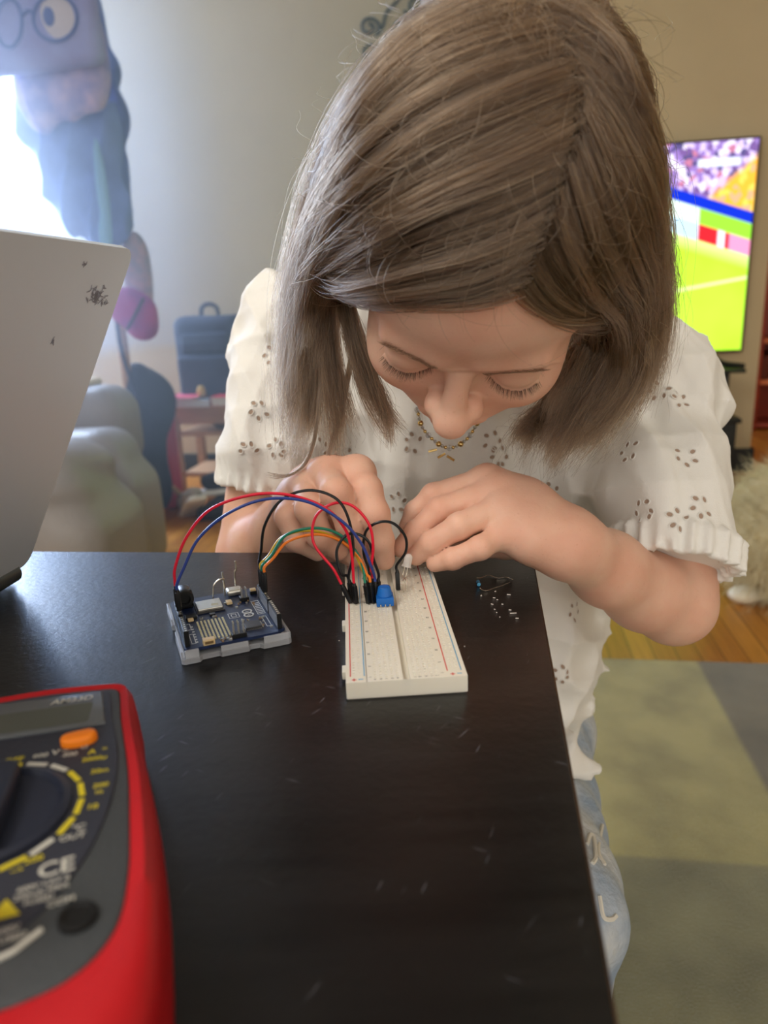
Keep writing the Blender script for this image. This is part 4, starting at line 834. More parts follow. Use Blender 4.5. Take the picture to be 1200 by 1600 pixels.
    part('regulator', [((10.5, 41.5, Z + .9), (6, 5, 1.6)), ((22, 40.5, Z + .6), (3, 3, 1.2))], blackp); part('crystal', [((33.5, 53, Z + .9), (3.4, 5, 1.6))], cream, .0005); part('relay', [((9.8, 37.3, Z + .9), (3.2, 3.2, 1.4))], cream, .0005)
    # printed mark: two interlocking rings, and silkscreen boxes
    mb = MB()
    for s_ in (-1, 1):
        pts = [(.0405 + .0003, .0345 + s_ * .0029 * 1, 0)]
        mb.tube([((40.6 + 2.5 * math.cos(t)) / 1000, (34.0 + s_ * 2.55 + 2.5 * math.sin(t)) / 1000, (Z + .02) / 1000) for t in [2 * math.pi * i / 24 for i in range(24)]], .0005, 6, closed=True)
    mb.box((.0406, .0366, .00724), (.0020, .0004, .00008)); mb.box((.0406, .0315, .00724), (.0020, .0004, .00008)); mb.box((.0406, .0315, .00724), (.0004, .0020, .00008))
    def frame(u0, v0, u1, v1, t=.35):
        for a, b_, c_, d_ in ((u0, v0, u1, v0), (u0, v1, u1, v1), (u0, v0, u0, v1), (u1, v0, u1, v1)): mb.box(((a + c_) / 2000, (b_ + d_) / 2000, .00724), ((abs(c_ - a) + t) / 1000, (abs(d_ - b_) + t) / 1000, .00008))
    frame(30, 31, 35.5, 38); frame(31.5, 32.5, 34, 36.5); frame(45.5, 30, 49.5, 50); frame(46.5, 12, 48.8, 26); frame(6.6, 8, 8.6, 20); frame(6.6, 26, 8.6, 34)
    for k in range(7): mb.box((.0475, .032 + .0024 * k, .00724), (.003, .0009, .00008)); mb.box((.0092, .009 + .0034 * k, .00724), (.0012, .0012, .00008))
    put('silkscreen_print', mb, silk, smooth=False).parent = r
controller()
# loose component leads standing behind the board
def wirebit(name, label, pts, rad, mt, cat_, group=None):
    mb = MB(); mb.tube(spline(pts, 6), rad, 6); o = put(name, mb, mt); tag(o, label, cat_, group); return o
tin = mat('lead_wire', (222, 214, 196), .25, metal=.9)
wirebit('bent_lead', 'bent metal lead curling up behind the silver module', [ab(26, 63.6, 7.4), ab(26.5, 63.8, 11), ab(27.5, 64, 16), ab(31, 64.5, 18.5), ab(34, 65, 18)], .0005, tin, 'wire', 'trimmed component leads')
wirebit('bent_lead', 'straight metal lead standing between the silver module and the USB socket', [ab(33.4, 66, 7.3), ab(33.5, 66, 14), ab(33.2, 66.6, 22)], .0006, tin, 'wire', 'trimmed component leads')
wirebit('bent_lead', 'wavy metal lead standing up behind the USB socket', [ab(41, 72.2, 6.9), ab(41.2, 71.6, 18), ab(42.2, 71, 21), ab(42.0, 71, 26)], .0006, tin, 'wire', 'trimmed component leads')
# ================================================================ JUMPER WIRES
def depth_of(P): return (Vector(P) - CAM).dot(FW)
blk = mat('dupont_black', (20, 21, 23), .4)
WM = {n: mat('wire_' + n, c, .32) for n, c in dict(red=(226, 30, 56), blue=(46, 66, 140), black=(24, 25, 28), yellow=(222, 184, 50), green=(30, 126, 98), orange=(240, 128, 40)).items()}
def jumper(label, colr, A, B, mid, dA=(0, 0, 1), dB=(0, 0, 1), LA=.0105, LB=.0105, bulge=0.0):
    """A and B: the points where the plugs enter; mid: photo points of the wire between them"""
    A = Vector(A); B = Vector(B); dA = Vector(dA).normalized(); dB = Vector(dB).normalized()
    r = empty('jumper_wire', A); tag(r, label, 'jumper wire', 'jumper wires between the boards')
    for P, d_, LL in ((A, dA, LA), (B, dB, LB)):
        Q = d_.to_track_quat('Z', 'Y').to_matrix().to_4x4(); M_ = Matrix.Translation(P) @ Q; mb = MB()
        mb.box((0, 0, LL / 2 + .0006), (.0024, .0024, LL), M=M_, bev=.0004); mb.lathe([(.0012, LL), (.0009, LL + .0022)], M=M_, seg=10)
        put('plug', mb, blk, parent=r)
        mb = MB(); mb.box((0, 0, .0004), (.0006, .0006, .0016), M=M_); put('pin', mb, tin, parent=r)
    a = A + dA * (LA + .001); b_ = B + dB * (LB + .001); da, db = depth_of(a), depth_of(b_); n = len(mid)
    pts = [a, a + dA * .004]
    for k, (x, y) in enumerate(mid): t = (k + 1) / (n + 1); pts.append(at(x, y, da + (db - da) * t + bulge * math.sin(math.pi * t)))
    pts += [b_ + dB * .004, b_]
    mb = MB(); mb.tube(spline(pts, 8), .00082, 8); put('cable', mb, WM[colr], parent=r)
def hd(u, v): return ab(u, v, 15.9)
def bp(x, row): return bb(x, row * P_, BZ - .0002)
RL, RL2 = -23.6, -21.06; C5, C4, C3 = MAINX[0], MAINX[1], MAINX[2]
jumper('red jumper wire arching highest from the far left of the circuit board', 'red', hd(4.2, 39.0), bp(RL2, 34.4), [(274, 885), (292, 838), (330, 795), (395, 773), (455, 774), (510, 795), (541, 830), (550, 870)], (0, 0, 1), (-.05, .05, 1), bulge=-.012)
jumper('dark blue jumper wire arching just under the tall red one', 'blue', hd(4.2, 32.6), bp(C3, 34.4), [(286, 890), (310, 842), (355, 803), (415, 780), (480, 784), (535, 815), (565, 850), (580, 885)], (.02, 0, 1), (-.08, .12, 1), bulge=-.012)
jumper('black jumper wire arching over the green, yellow and orange wires', 'black', hd(52, 47.4), bp(RL, 36.4), [(408, 860), (414, 820), (440, 781), (483, 766), (525, 779), (545, 812), (552, 860)], (0, 0, 1), (-.06, .08, 1), bulge=-.022)
jumper('yellow jumper wire between the green and orange ones', 'yellow', hd(52, 43.5), bp(C5, 35.5), [(420, 868), (440, 840), (478, 829), (520, 838), (552, 862), (566, 890)], (0, 0, 1), (-.1, .2, 1))
jumper('green jumper wire arching beside the yellow one', 'green', hd(52, 40.0), bp(C5, 34), [(424, 868), (447, 836), (492, 825), (532, 836), (560, 868), (569, 895)], (0, 0, 1), (-.12, .1, 1))
jumper('orange jumper wire arching lowest from the right pin header', 'orange', hd(52, 37.5), bp(C4, 34.2), [(427, 872), (450, 846), (492, 835), (530, 844), (560, 870), (573, 897)], (.05, 0, 1), (-.1, .1, 1))
jumper('red jumper wire looping over the left power rail', 'red', bp(RL, 35.0), bp(C4, 36.5), [(520, 888), (490, 848), (493, 808), (520, 787), (550, 790), (576, 818), (583, 852), (580, 888)], (-.45, .1, 1), (.02, .1, 1), bulge=-.012)
jumper('short black jumper wire looping beside the small blue dial', 'black', bp(RL2, 36.6), bp(C3, 36.2), [(533, 896), (526, 862), (540, 837), (560, 835), (577, 848), (584, 875)], (-.3, .1, 1), (.08, .1, 1), bulge=-.01)
jumper('black jumper wire arching to the clear light bulb', 'black', bp(C4, 40), bp(MAINX[5], 41), [(568, 862), (572, 830), (592, 816), (615, 818), (633, 838), (634, 862)], (-.1, .1, 1), (-.02, .1, 1), bulge=-.02)
# ================================================================ SMALL PARTS
def potentiometer():
    M_ = BR @ Matrix.Translation((-.0078 + .0028, P_ * .0325 + .0005, BZ)); c = BR @ Vector((-.0050, .0855, BZ)); r = empty('potentiometer', c, BY); tag(r, 'small blue trimmer dial on the breadboard beside the finger', 'trimmer dial')
    bl_ = mat('trimmer_blue', (22, 104, 190), .45)
    mb = MB(); mb.box((0, 0, .0027), (.0096, .0096, .0048), bev=.0004); put('body', mb, bl_).parent = r
    mb = MB()
    bm = bmesh.new(); bmesh.ops.create_cone(bm, cap_ends=True, segments=12, radius1=.0046, radius2=.0034, depth=.0052); bmesh.ops.bevel(bm, geom=bm.edges[:], offset=.0003, segments=1, affect='EDGES'); bmesh.ops.transform(bm, matrix=Matrix.Translation((0, .0004, .0077)), verts=bm.verts); mb.bm(bm)
    mb.box((0, .0004, .0104), (.0050, .0009, .0006), bev=.0002); put('knob', mb, bl_, angle=30).parent = r
    for u in (-.00254, 0, .00254): mb = MB(); mb.box((u, -.0051, .0008), (.0005, .0005, .0020)); put('leg', mb, tin).parent = r
potentiometer()
def led():
    feet = [bb(MAINX[6] + .3, 39.6 * P_, BZ - .001), bb(MAINX[6] + 1.8, 40.2 * P_, BZ - .001)]
    d0 = depth_of(feet[0]) ; top = at(640, 868, d0 + .008); base = at(635, 886, d0 + .008); ax = (at(641, 860, d0 + .008) - base).normalized()
    r = empty('light_bulb', feet[0]); tag(r, 'clear round-topped LED held over the breadboard by the fingers', 'LED'); Q = ax.to_track_quat('Z', 'Y').to_matrix().to_4x4(); M_ = Matrix.Translation(base) @ Q
    prof = [(.0030, 0), (.0030, .001), (.0025, .001), (.0025, .0056)] + [(.0025 * math.cos(a), .0056 + .0025 * math.sin(a)) for a in [math.pi / 2 * k / 6 for k in range(1, 7)]]
    mb = MB(); mb.lathe(prof, M=M_, seg=20); put('lens', mb, mat('led_epoxy', (250, 244, 238), .12, alpha=.5, spec=.9), parent=r)
    mb = MB(); mb.box((-.0007, 0, .003), (.0012, .0005, .004), M=M_); mb.box((.0008, 0, .0025), (.0005, .0005, .004), M=M_); put('frame_posts', mb, tin, parent=r)
    for k in (0, 1):
        s_ = base + (M_.to_3x3() @ Vector(((-.0012, .0012)[k], 0, 0))); mb = MB(); mb.tube(spline([s_, s_ - ax * .006, feet[k] + Vector((0, .001, .008)), feet[k]], 6), .00028, 6); put('leg', mb, tin, parent=r)
led()
def resistor():
    p = [az(746, 906, .0012), az(749, 916, .0012)]; r = empty('resistor', (p[0] + p[1]) / 2 - Vector((0, 0, .0012))); tag(r, 'loose blue banded resistor with bent leads on the table', 'resistor')
    bl_ = mat('resistor_blue', (84, 164, 204), .4); mb = MB(); d_ = (p[1] - p[0]).normalized(); Q = d_.to_track_quat('Z', 'Y').to_matrix().to_4x4(); M_ = Matrix.Translation((p[0] + p[1]) / 2) @ Q
    mb.lathe([(.0003, -.0032), (.0011, -.0029), (.0013, -.002), (.0009, -.0012), (.0009, .0012), (.0013, .002), (.0011, .0029), (.0003, .0032)], M=M_, seg=16); put('body', mb, bl_, parent=r)
    for z, c_ in ((-.0019, (60, 60, 70)), (-.0006, (40, 70, 110)), (.0007, (150, 60, 50)), (.0019, (60, 60, 70))): mb = MB(); mb.lathe([(.00135 if abs(z) > .001 else .00095, z - .0002), (.00135 if abs(z) > .001 else .00095, z + .0002)], M=M_, seg=16); put('colour_band', mb, mat('band_%d' % int(z * 1e5), c_, .5), parent=r)
    q = lambda x, y: az(x, y, .0006)
    mb = MB(); mb.tube(spline([p[0] - d_ * .003, q(752, 903), q(763, 899), q(777, 903), q(790, 902), q(802, 906)], 5), .00033, 6); put('lead', mb, tin, parent=r)
    mb = MB(); mb.tube(spline([p[1] + d_ * .003, q(752, 921), q(760, 923), q(772, 919), q(784, 915), q(797, 910)], 5), .00033, 6); put('lead', mb, tin, parent=r)
resistor()
def crumbs():
    rg = random.Random(9); mb = MB()
    for x, y, l, a in [(769, 944, 2.2, -.9), (773, 952, 1.4, -.9), (776, 957, 1.2, -1.2), (802, 958, 5, -.1), (797, 953, 2, -.2), (808, 966, 2.4, -.2), (772, 934, 2, -.6), (777, 937, 1.2, -.4), (785, 944, 1.4, -.6), (752, 931, 1.2, -.5), (795, 929, 3, -.2), (774, 924, 1.6, .8), (781, 964, .8, 0), (726, 1010, .8, 0), (752, 930, .6, 0), (530, 1001, 1.0, .4)]:
        p = az(x, y, .0003); L_ = l * .00036; mb.box(p, (L_ * 2, .0005, .0004), rz=a + rg.uniform(-.2, .2))
    o = put('crumbs', mb, mat('crumb_white', (214, 206, 196), .7), smooth=False); tag(o, 'tiny white scraps scattered on the dark table near the resistor', 'scraps', kind='stuff')
crumbs()
# ================================================================ THE GIRL
PERSON = empty('person', (.08, .66, 0)); tag(PERSON, 'person with brown hair and white eyelet blouse bending over the breadboard', 'person')
A3 = lambda p: np.array((p[0], p[1], p[2]), float)
# head frame: X to the picture's right, Y backwards through the head, Z to the crown; origin between the closed eyes
E1, E2 = A3(at(628, 572, .381)), A3(at(808, 602, .377)); EM = (E1 + E2) / 2
hx = E2 - E1; hx /= np.linalg.norm(hx); f0 = np.array((-.05, -math.cos(math.radians(60)), -math.sin(math.radians(60)))); f0 -= hx * (f0 @ hx); f0 /= np.linalg.norm(f0)
hz = np.cross(f0, hx); hy = -f0
if hz[2] < 0: hz = -hz
HR = np.stack([hx, hy, hz], 1)
def H(x, y, z): return EM + HR @ (np.array((x, y, z)) / 1000)
def hl(x, y, z, rx, ry, rz): return ell(H(x, y, z), np.array((rx, ry, rz)) / 1000, HR)
def hc(a, b, r1, r2): return cone(H(*a), H(*b), r1 / 1000, r2 / 1000)
def body():
    h = .00125
    lo = np.array((-.20, .30, T - .135)); hi = np.array((.33, .74, T + .315)); g = SDF(lo, hi, h)
    P = g.put
    # cranium and face
    P(*hl(0, 92, 30, 71, 88, 73)); P(*hl(0, 52, 34, 59, 53, 47), .02); P(*hl(0, 52, -22, 55, 50, 52), .02)
    for s in (-1, 1): P(*hl(s * 30, 25, -27, 23, 23, 23), .016)
    P(*hl(0, 42, -58, 41, 40, 30), .018); P(*hl(0, 9, -79, 13, 12, 11), .014); P(*hl(0, 14, -48, 23, 18, 20), .012)
    for s in (-1, 1):
        P(*hl(s * 28, -9, 0, 14, 8, 8), .011, True)
        P(*hl(s * 28, 12.0, 0, 13.5, 13.0, 12.0), .004)                     # eyeball under the lid
        for k in range(6):                                                # lid crease
            a0, a1 = [(-13 + 26 * q / 6) for q in (k, k + 1)]; c_ = lambda a: (s * 28 + a, -.2 + abs(a) ** 2 * .030, 7.6 - abs(a) ** 2 * .020)
            P(*hc(c_(a0), c_(a1), .9, .9), .0016, True)
        for k in range(6):                                                # lash line: closed lids meet low on the eye
            a0, a1 = [(-13 + 26 * q / 6) for q in (k, k + 1)]; c_ = lambda a: (s * 28 + a, .2 + abs(a) ** 2 * .032, -6.2 + abs(a) ** 2 * .022)
            P(*hc(c_(a0), c_(a1), 1.0, 1.0), .0014)
        P(*hc((s * 13, 3, 14), (s * 38, 8, 16), 4.0, 3.5), .014)          # brow
    P(*hc((0, 1, 2), (0, -12, -20), 5.5, 7.5), .010); P(*hl(0, -17.5, -24.0, 9.6, 8.4, 8.0), .006)
    for s in (-1, 1): P(*hl(s * 10.2, -7.0, -24.0, 6.0, 7.6, 6.0), .005); P(*hl(s * 5.0, -9, -30.5, 2.6, 4.2, 2.4), .002, True)
    for s in (-1, 1): P(*hc((0, -6.5, -47.5), (s * 18, -.5, -51), 4.0, 1.8), .003); P(*hc((0, -6.0, -55.0), (s * 15, -1, -53), 4.6, 2.0), .003)
    P(*hc((-18, -4.5, -51.4), (18, -4.5, -51.4), .9, .9), .0015, True)
    for s in (-1, 1):                                                     # ears
        P(*hl(s * 71, 88, -8, 6, 16, 27), .006); P(*hl(s * 77, 86, -6, 4, 9, 16), .004, True)
    # neck and shoulders (under hair and blouse)
    nb = A3((.085, .605, T + .135)); P(*cone(H(0, 104, -48), nb, .046, .050), .02)
    P(*cone(A3((-.03, .632, T + .120)), A3((.185, .618, T + .085)), .034, .034), .02); P(*ell(A3((.078, .64, T + .02)), (.100, .06, .13)), .02); P(*ell(A3((.078, .64, T - .08)), (.095, .06, .06)), .02)
    def limb(pts, k=.008):
        for (a, ra), (b, rb) in zip(pts[:-1], pts[1:]): P(*cone(A3(a), A3(b), ra, rb), k)
    # her left arm (picture right)
    limb([((.195, .615, T + .085), .033), (at(1065, 800, .560), .031), (at(1052, 942, .540), .0285)], .010)
    limb([(at(1052, 943, .538), .0288), (at(1005, 922, .520), .0275), (at(948, 888, .486), .0240), (at(900, 856, .458), .0195), (at(880, 846, .452), .019)], .010)
    # her right arm (picture left)
    limb([((-.045, .632, T + .12), .033), (at(428, 700, .615), .035), (at(402, 872, .625), .033)], .012)
    limb([(at(403, 874, .622), .033), (at(425, 855, .59), .031), (at(452, 826, .555), .025), (at(470, 805, .530), .020)], .010)
    # hands: palm first, then every finger joined to the palm but kept apart from its neighbours
    def hand(palm, fingers, thumb, kp=.007):
        pts = [p for c in palm + [f for f in fingers] + [thumb] for p, r_ in c]
        lo_ = np.min([A3(p) for p in pts], 0) - .03; hi_ = np.max([A3(p) for p in pts], 0) + .03
        sl, X, Y, Z = g.block(lo_, hi_); base = np.full(g.a[sl].shape, .05, np.float32)
        for c in palm:
            for (a, ra), (b, rb) in zip(c[:-1], c[1:]): base = smin(base, cone(A3(a), A3(b), ra, rb)[0](X, Y, Z), .014)
        out = base.copy()
        for c in fingers + [thumb]:
            f = np.full(base.shape, .05, np.float32)
            for (a, ra), (b, rb) in zip(c[:-1], c[1:]): f = smin(f, cone(A3(a), A3(b), ra, rb)[0](X, Y, Z), .0025)
            for (a, ra) in c[1:-1]: f = smin(f, np.sqrt((X - a[0]) ** 2 + (Y - a[1]) ** 2 + (Z - a[2]) ** 2) - ra * 1.01, .002)
            near = A3(c[0][0]); dist = np.sqrt((X - near[0]) ** 2 + (Y - near[1]) ** 2 + (Z - near[2]) ** 2)
            kk = np.clip(1 - (dist - .012) / .012, 0.12, 1) * kp
            out = np.minimum(out, smin(base, f, kk))
        g.a[sl] = smin(g.a[sl], out.astype(np.float32), .008)
    q = lambda x, y, d: at(590 + x / 5, 720 + y / 5, d)
    W = at(885, 848, .453)
    hand([[(at(878, 828, .458), .0145), (at(820, 785, .468), .0125), (q(850, 150, .468), .0092)], [(at(880, 838, .454), .015), (at(825, 800, .46), .0125), (q(945, 225, .460), .0092)], [(at(880, 850, .452), .015), (at(828, 820, .452), .0120), (q(985, 360, .452), .0090)], [(at(878, 860, .451), .0135), (at(830, 842, .447), .0115), (q(1000, 560, .446), .0086)]],
         [[(q(850, 150, .468), .0088), (q(440, 275, .468), .0080), (q(300, 400, .470), .0070), (q(235, 520, .470), .0060)],
          [(q(945, 225, .460), .0088), (q(490, 385, .456), .0082), (q(300, 560, .457), .0072), (q(185, 680, .460), .0062)],
          [(q(985, 360, .452), .0086), (q(640, 510, .443), .0080), (q(420, 640, .446), .0070), (q(300, 745, .453), .0060)],
          [(q(1000, 560, .446), .0080), (q(800, 680, .436), .0070), (q(590, 765, .440), .0063), (q(450, 800, .447), .0055)]],
         [(at(862, 850, .468), .0125), (at(790, 848, .484), .0105), (at(715, 850, .480), .0090), (at(660, 850, .474), .0080), (at(642, 842, .471), .0065)])
    p = lambda x, y, d: at(400 + x / 5, 700 + y / 5, d)
    hand([[(at(490, 782, .525), .0145), (at(525, 752, .485), .0130), (p(790, 200, .452), .0105)], [(at(478, 785, .527), .0145), (at(500, 758, .49), .0125), (p(560, 205, .455), .0100)], [(at(468, 795, .528), .0145), (at(478, 772, .492), .0120), (p(390, 285, .462), .0092)], [(at(462, 808, .527), .0140), (at(462, 795, .495), .0115), (p(290, 400, .472), .0088)]],
         [[(p(790, 200, .450), .0100), (p(860, 330, .436), .0094), (p(925, 520, .432), .0088), (p(975, 720, .438), .0076), (p(1003, 872, .446), .0065)],
          [(p(560, 205, .452), .0095), (p(625, 350, .428), .0090), (p(730, 600, .434), .0078), (p(830, 770, .450), .0062)],
          [(p(390, 285, .460), .0090), (p(420, 480, .434), .0086), (p(500, 690, .438), .0076), (p(640, 800, .452), .0064)],
          [(p(290, 400, .470), .0084), (p(250, 540, .448), .0078), (p(320, 720, .446), .0070), (p(480, 810, .456), .0060)]],
         [(at(500, 825, .510), .0130), (at(520, 850, .478), .0110), (at(552, 862, .465), .0088), (at(580, 866, .462), .0068)], .008)
    m_ = g.mb(); skin = skin_mat(); o = put('body', m_, skin, parent=PERSON, angle=0); return o
def skin_mat():
    m_ = mat('skin', (214, 166, 142), .54, sss=.3, spec=.38, srad=(1.0, .32, .18)); nt = m_.node_tree; b = nt.nodes['Principled BSDF']; L = nt.links.new
    tc = N(nt, 'ShaderNodeTexCoord'); n = N(nt, 'ShaderNodeTexNoise'); n.inputs['Scale'].default_value = 34; n.inputs['Detail'].default_value = 4; L(tc.outputs['Object'], n.inputs[0])
    r = N(nt, 'ShaderNodeValToRGB'); r.color_ramp.elements[0].position = .38; r.color_ramp.elements[1].position = .66; r.color_ramp.elements[0].color = (*lin((228, 184, 160)), 1); r.color_ramp.elements[1].color = (*lin((220, 168, 144)), 1); L(n.outputs[0], r.inputs[0])
    v = N(nt, 'ShaderNodeTexNoise'); v.inputs['Scale'].default_value = 620; L(tc.outputs['Object'], v.inputs[0]); rr = N(nt, 'ShaderNodeMapRange'); L(v.outputs[0], rr.inputs[0]); rr.inputs['From Min'].default_value = .66; rr.inputs['From Max'].default_value = .72
    mx = N(nt, 'ShaderNodeMixRGB', blend_type='MIX'); mx.inputs[2].default_value = (*lin((176, 118, 90)), 1); L(r.outputs[0], mx.inputs[1])
    sc = N(nt, 'ShaderNodeMath', operation='MULTIPLY'); L(rr.outputs[0], sc.inputs[0]); sc.inputs[1].default_value = .18; L(sc.outputs[0], mx.inputs[0]); L(mx.outputs[0], b.inputs['Base Color'])
    w = N(nt, 'ShaderNodeTexNoise'); w.inputs['Scale'].default_value = 450; w.inputs['Detail'].default_value = 4; L(tc.outputs['Object'], w.inputs[0]); bp = N(nt, 'ShaderNodeBump'); bp.inputs['Strength'].default_value = .18; bp.inputs['Distance'].default_value = .0008; L(w.outputs[0], bp.inputs['Height']); L(bp.outputs[0], b.inputs['Normal'])
    return m_
BODY = body()
def nails():
    nm = mat('nail', (232, 176, 160), .22, spec=.6); p = lambda x, y, d: at(400 + x / 5, 700 + y / 5, d)
    c = p(1000, 868, .446); Mb = BVHTree.FromObject(BODY, bpy.context.evaluated_depsgraph_get()) if False else None
nails()
# ---------------------------------------------------------------- blouse
cotton = mat('white_cotton', (240, 238, 232), .82, sss=.12, srad=(1, .9, .8), bump=.12, bscale=900, sheen=.2)
def blouse():
    h = .0022; lo = np.array((-.19, .43, T - .27)); hi = np.array((.335, .77, T + .235)); g = SDF(lo, hi, h); P = g.put
    P(*ell((.083, .652, T + .06), (.145, .098, .115)), .01); P(*ell((.078, .638, T - .04), (.128, .105, .13)), .05); P(*ell((.080, .628, T - .13), (.112, .105, .10)), .05)
    P(*cone((-.015, .632, T + .150), (.060, .612, T + .165), .048, .046), .03); P(*cone((.10, .612, T + .160), (.205, .615, T + .100), .046, .050), .03)
    P(*cone((.150, .600, T - .15), (.135, .580, T - .215), .040, .030), .03); P(*cone((.02, .590, T - .15), (.02, .575, T - .205), .045, .035), .03)
    P(*cone(A3(at(880, 1176, .60)), A3(at(934, 1200, .605)), .012, .006), .01); P(*cone(A3(at(890, 1195, .60)), A3(at(922, 1216, .60)), .010, .005), .008)
    # neckline
    P(*cone(H(0, 112, -60), (.085, .603, T + .150), .050, .062), .02)
    # puff sleeves
    def sl(pts, k=.03):
        for (a, ra), (b, rb) in zip(pts[:-1], pts[1:]): P(*cone(A3(a), A3(b), ra, rb), k)
    sl([(at(500, 500, .655), .045), (at(465, 530, .640), .052), (at(448, 620, .615), .047), (at(445, 690, .60), .044), (at(428, 722, .602), .038)])
    sl([(at(985, 590, .64), .048), (at(1018, 610, .60), .050), (at(1028, 700, .575), .044), (at(1036, 785, .540), .043), (at(1050, 836, .524), .0415)])
    # folds
    sl_, X, Y, Z = g.block(lo, hi); n1 = sin_noise(41, 9, 22, 70); n2 = sin_noise(42, 9, 60, 150)
    zz = Z - T
    def ridge(X, Y, Z):
        r_ = np.random.RandomState(5); o_ = 0
        for i in range(6):
            a = r_.uniform(-.5, .5) + (1.5 if i > 3 else 0); f_ = r_.uniform(50, 125); o_ = o_ + (np.abs(np.sin(f_ * (X * math.cos(a) + (Z + .4 * Y) * math.sin(a)) + 1.8 * np.sin(Z * 17 + i * 2) + 1.2 * np.sin(X * 21 + i) + i)) ** .8 - .6) * r_.uniform(.5, 1)
        return o_ * .0036
    pleat = np.sin(X * 190 + 2.2 * np.sin(Z * 13) + 6 * Y) * np.clip((zz + .12) / .12, 0, 1) * np.clip((.17 - zz) / .05, 0, 1) * .0030
    big = np.sin(X * 62 + 2.6 * np.sin(Z * 16 + 1) + Y * 20) * .0045 * np.clip((.14 - zz) / .12, 0.2, 1)
    tors = np.clip(1 - (np.abs(X - .08) - .11) / .03, 0, 1)
    wx = (X - Z * .4) * 80
    slv = (np.sin(Z * 46 + X * 60 + 2 * np.sin(Y * 30 + Z * 25)) * .0030 + np.sin(X * 130 - Z * 50 + Y * 40) * .0016) * (1 - tors)
    g.a[sl_] += ((pleat + big) * tors + slv + ridge(X, Y, Z) + n2(X, Y, Z) * .0009).astype(np.float32)
    # arm axes for the gathered cuffs
    for (c, ax, R_) in ((at(420, 748, .608), A3(at(402, 872, .625)) - A3(at(428, 700, .615)), .0400), (at(1052, 866, .521), A3(at(1048, 935, .518)) - A3(at(1060, 800, .535)), .0435)):
        c = A3(c); ax /= np.linalg.norm(ax); u = np.cross(ax, (0, 1, 0)); u /= np.linalg.norm(u); v = np.cross(ax, u)
        b_, X, Y, Z = g.block(c - .06, c + .06); x, y, z = X - c[0], Y - c[1], Z - c[2]
        t = x * ax[0] + y * ax[1] + z * ax[2]; a = x * u[0] + y * u[1] + z * u[2]; b2 = x * v[0] + y * v[1] + z * v[2]; th = np.arctan2(b2, a); rr = np.sqrt(a * a + b2 * b2)
        ruf = .0028 * np.sin(th * 24 + 1.3 * np.sin(th * 3)); d = np.maximum(np.abs(t) - .0095 + .001 * np.sin(th * 9), np.abs(rr - R_ + .002 + ruf) - .0036)
        cut = np.maximum(.003 - t, rr - .054); g.a[b_] = np.maximum(g.a[b_], -cut.astype(np.float32))
        tie = np.sqrt((t + .0095) ** 2 + (rr - R_ + .004 + ruf) ** 2) - .004
        g.a[b_] = smin(smin(g.a[b_], d.astype(np.float32) * .8, .004), tie.astype(np.float32), .004)
    # keep the blouse above the table edge free and cut a clean hem
    o = put('blouse', g.mb(), cotton, parent=PERSON, angle=0); tag(o, 'white cotton blouse with puffed sleeves'); return o
BLOUSE = blouse()
bpy.context.view_layer.update()
def bvh(o): return BVHTree.FromPolygons([v.co[:] for v in o.data.vertices], [p.vertices[:] for p in o.data.polygons])
BB = bvh(BLOUSE)
def eyelets():
    th, hol = MB(), MB(); rg = random.Random(12)
    px = [(644, 692), (621, 785), (858, 769), (1030, 610), (994, 628), (983, 705), (1062, 626), (1071, 714), (1096, 792), (1005, 798), (1060, 812), (1037, 537), (897, 956), (878, 1055), (931, 1075), (460, 475), (426, 555), (405, 640), (388, 704), (432, 700), (545, 715), (780, 712), (905, 870), (915, 1130), (500, 700), (465, 655), (690, 790), (770, 690), (900, 640)]
    spots = []
    for x, y in px:
        d = ray(x, y).normalized(); h_ = BB.ray_cast(CAM, d)
        if h_[0]: spots.append((h_[0], h_[1]))
    for k in range(60):
        a = rg.uniform(0, 6.28); c = Vector((.08, .64, T + rg.uniform(-.2, .13))); d = Vector((math.cos(a), math.sin(a), rg.uniform(-.2, .2))).normalized(); h_ = BB.ray_cast(c + d * .5, -d)
        if h_[0] and h_[0].y > .60 and all((h_[0] - s[0]).length > .035 for s in spots): spots.append((h_[0], h_[1]))
    for p, n in spots:
        t = n.orthogonal().normalized(); b_ = n.cross(t); a0 = rg.uniform(0, 6.28); cnt = rg.choice((4, 5, 5, 6))
        for k in range(cnt):
            a = a0 + 2 * math.pi * k / 5.5; c = p + (t * math.cos(a) + b_ * math.sin(a)) * .0068; hh = BB.find_nearest(c)
            if hh[0] is None: continue
            c, nn = hh[0], hh[1]; M_ = Matrix.Translation(c + nn * .0002) @ nn.to_track_quat('Z', 'Y').to_matrix().to_4x4() @ Matrix.Rotation(a0 + k, 4, 'Z')
            r1, r2 = .0014, .0019
            hol.add([M_ @ Vector((r1 * math.cos(q), r2 * math.sin(q), 0)) for q in [2 * math.pi * i / 10 for i in range(10)]], [tuple(range(10))])  # flat discs coloured as the shaded skin behind open eyelets
            th.tube([M_ @ Vector((r1 * 1.35 * math.cos(q), r2 * 1.35 * math.sin(q), .0001)) for q in [2 * math.pi * i / 12 for i in range(12)]], .0004, 5, closed=True)
    put('eyelet_stitching', th, cotton, parent=BLOUSE)['kind'] = 'stuff'; put('eyelet_shade_discs', hol, mat('eyelet_shade', (170, 146, 128), .9), parent=BLOUSE)['kind'] = 'stuff'
eyelets()
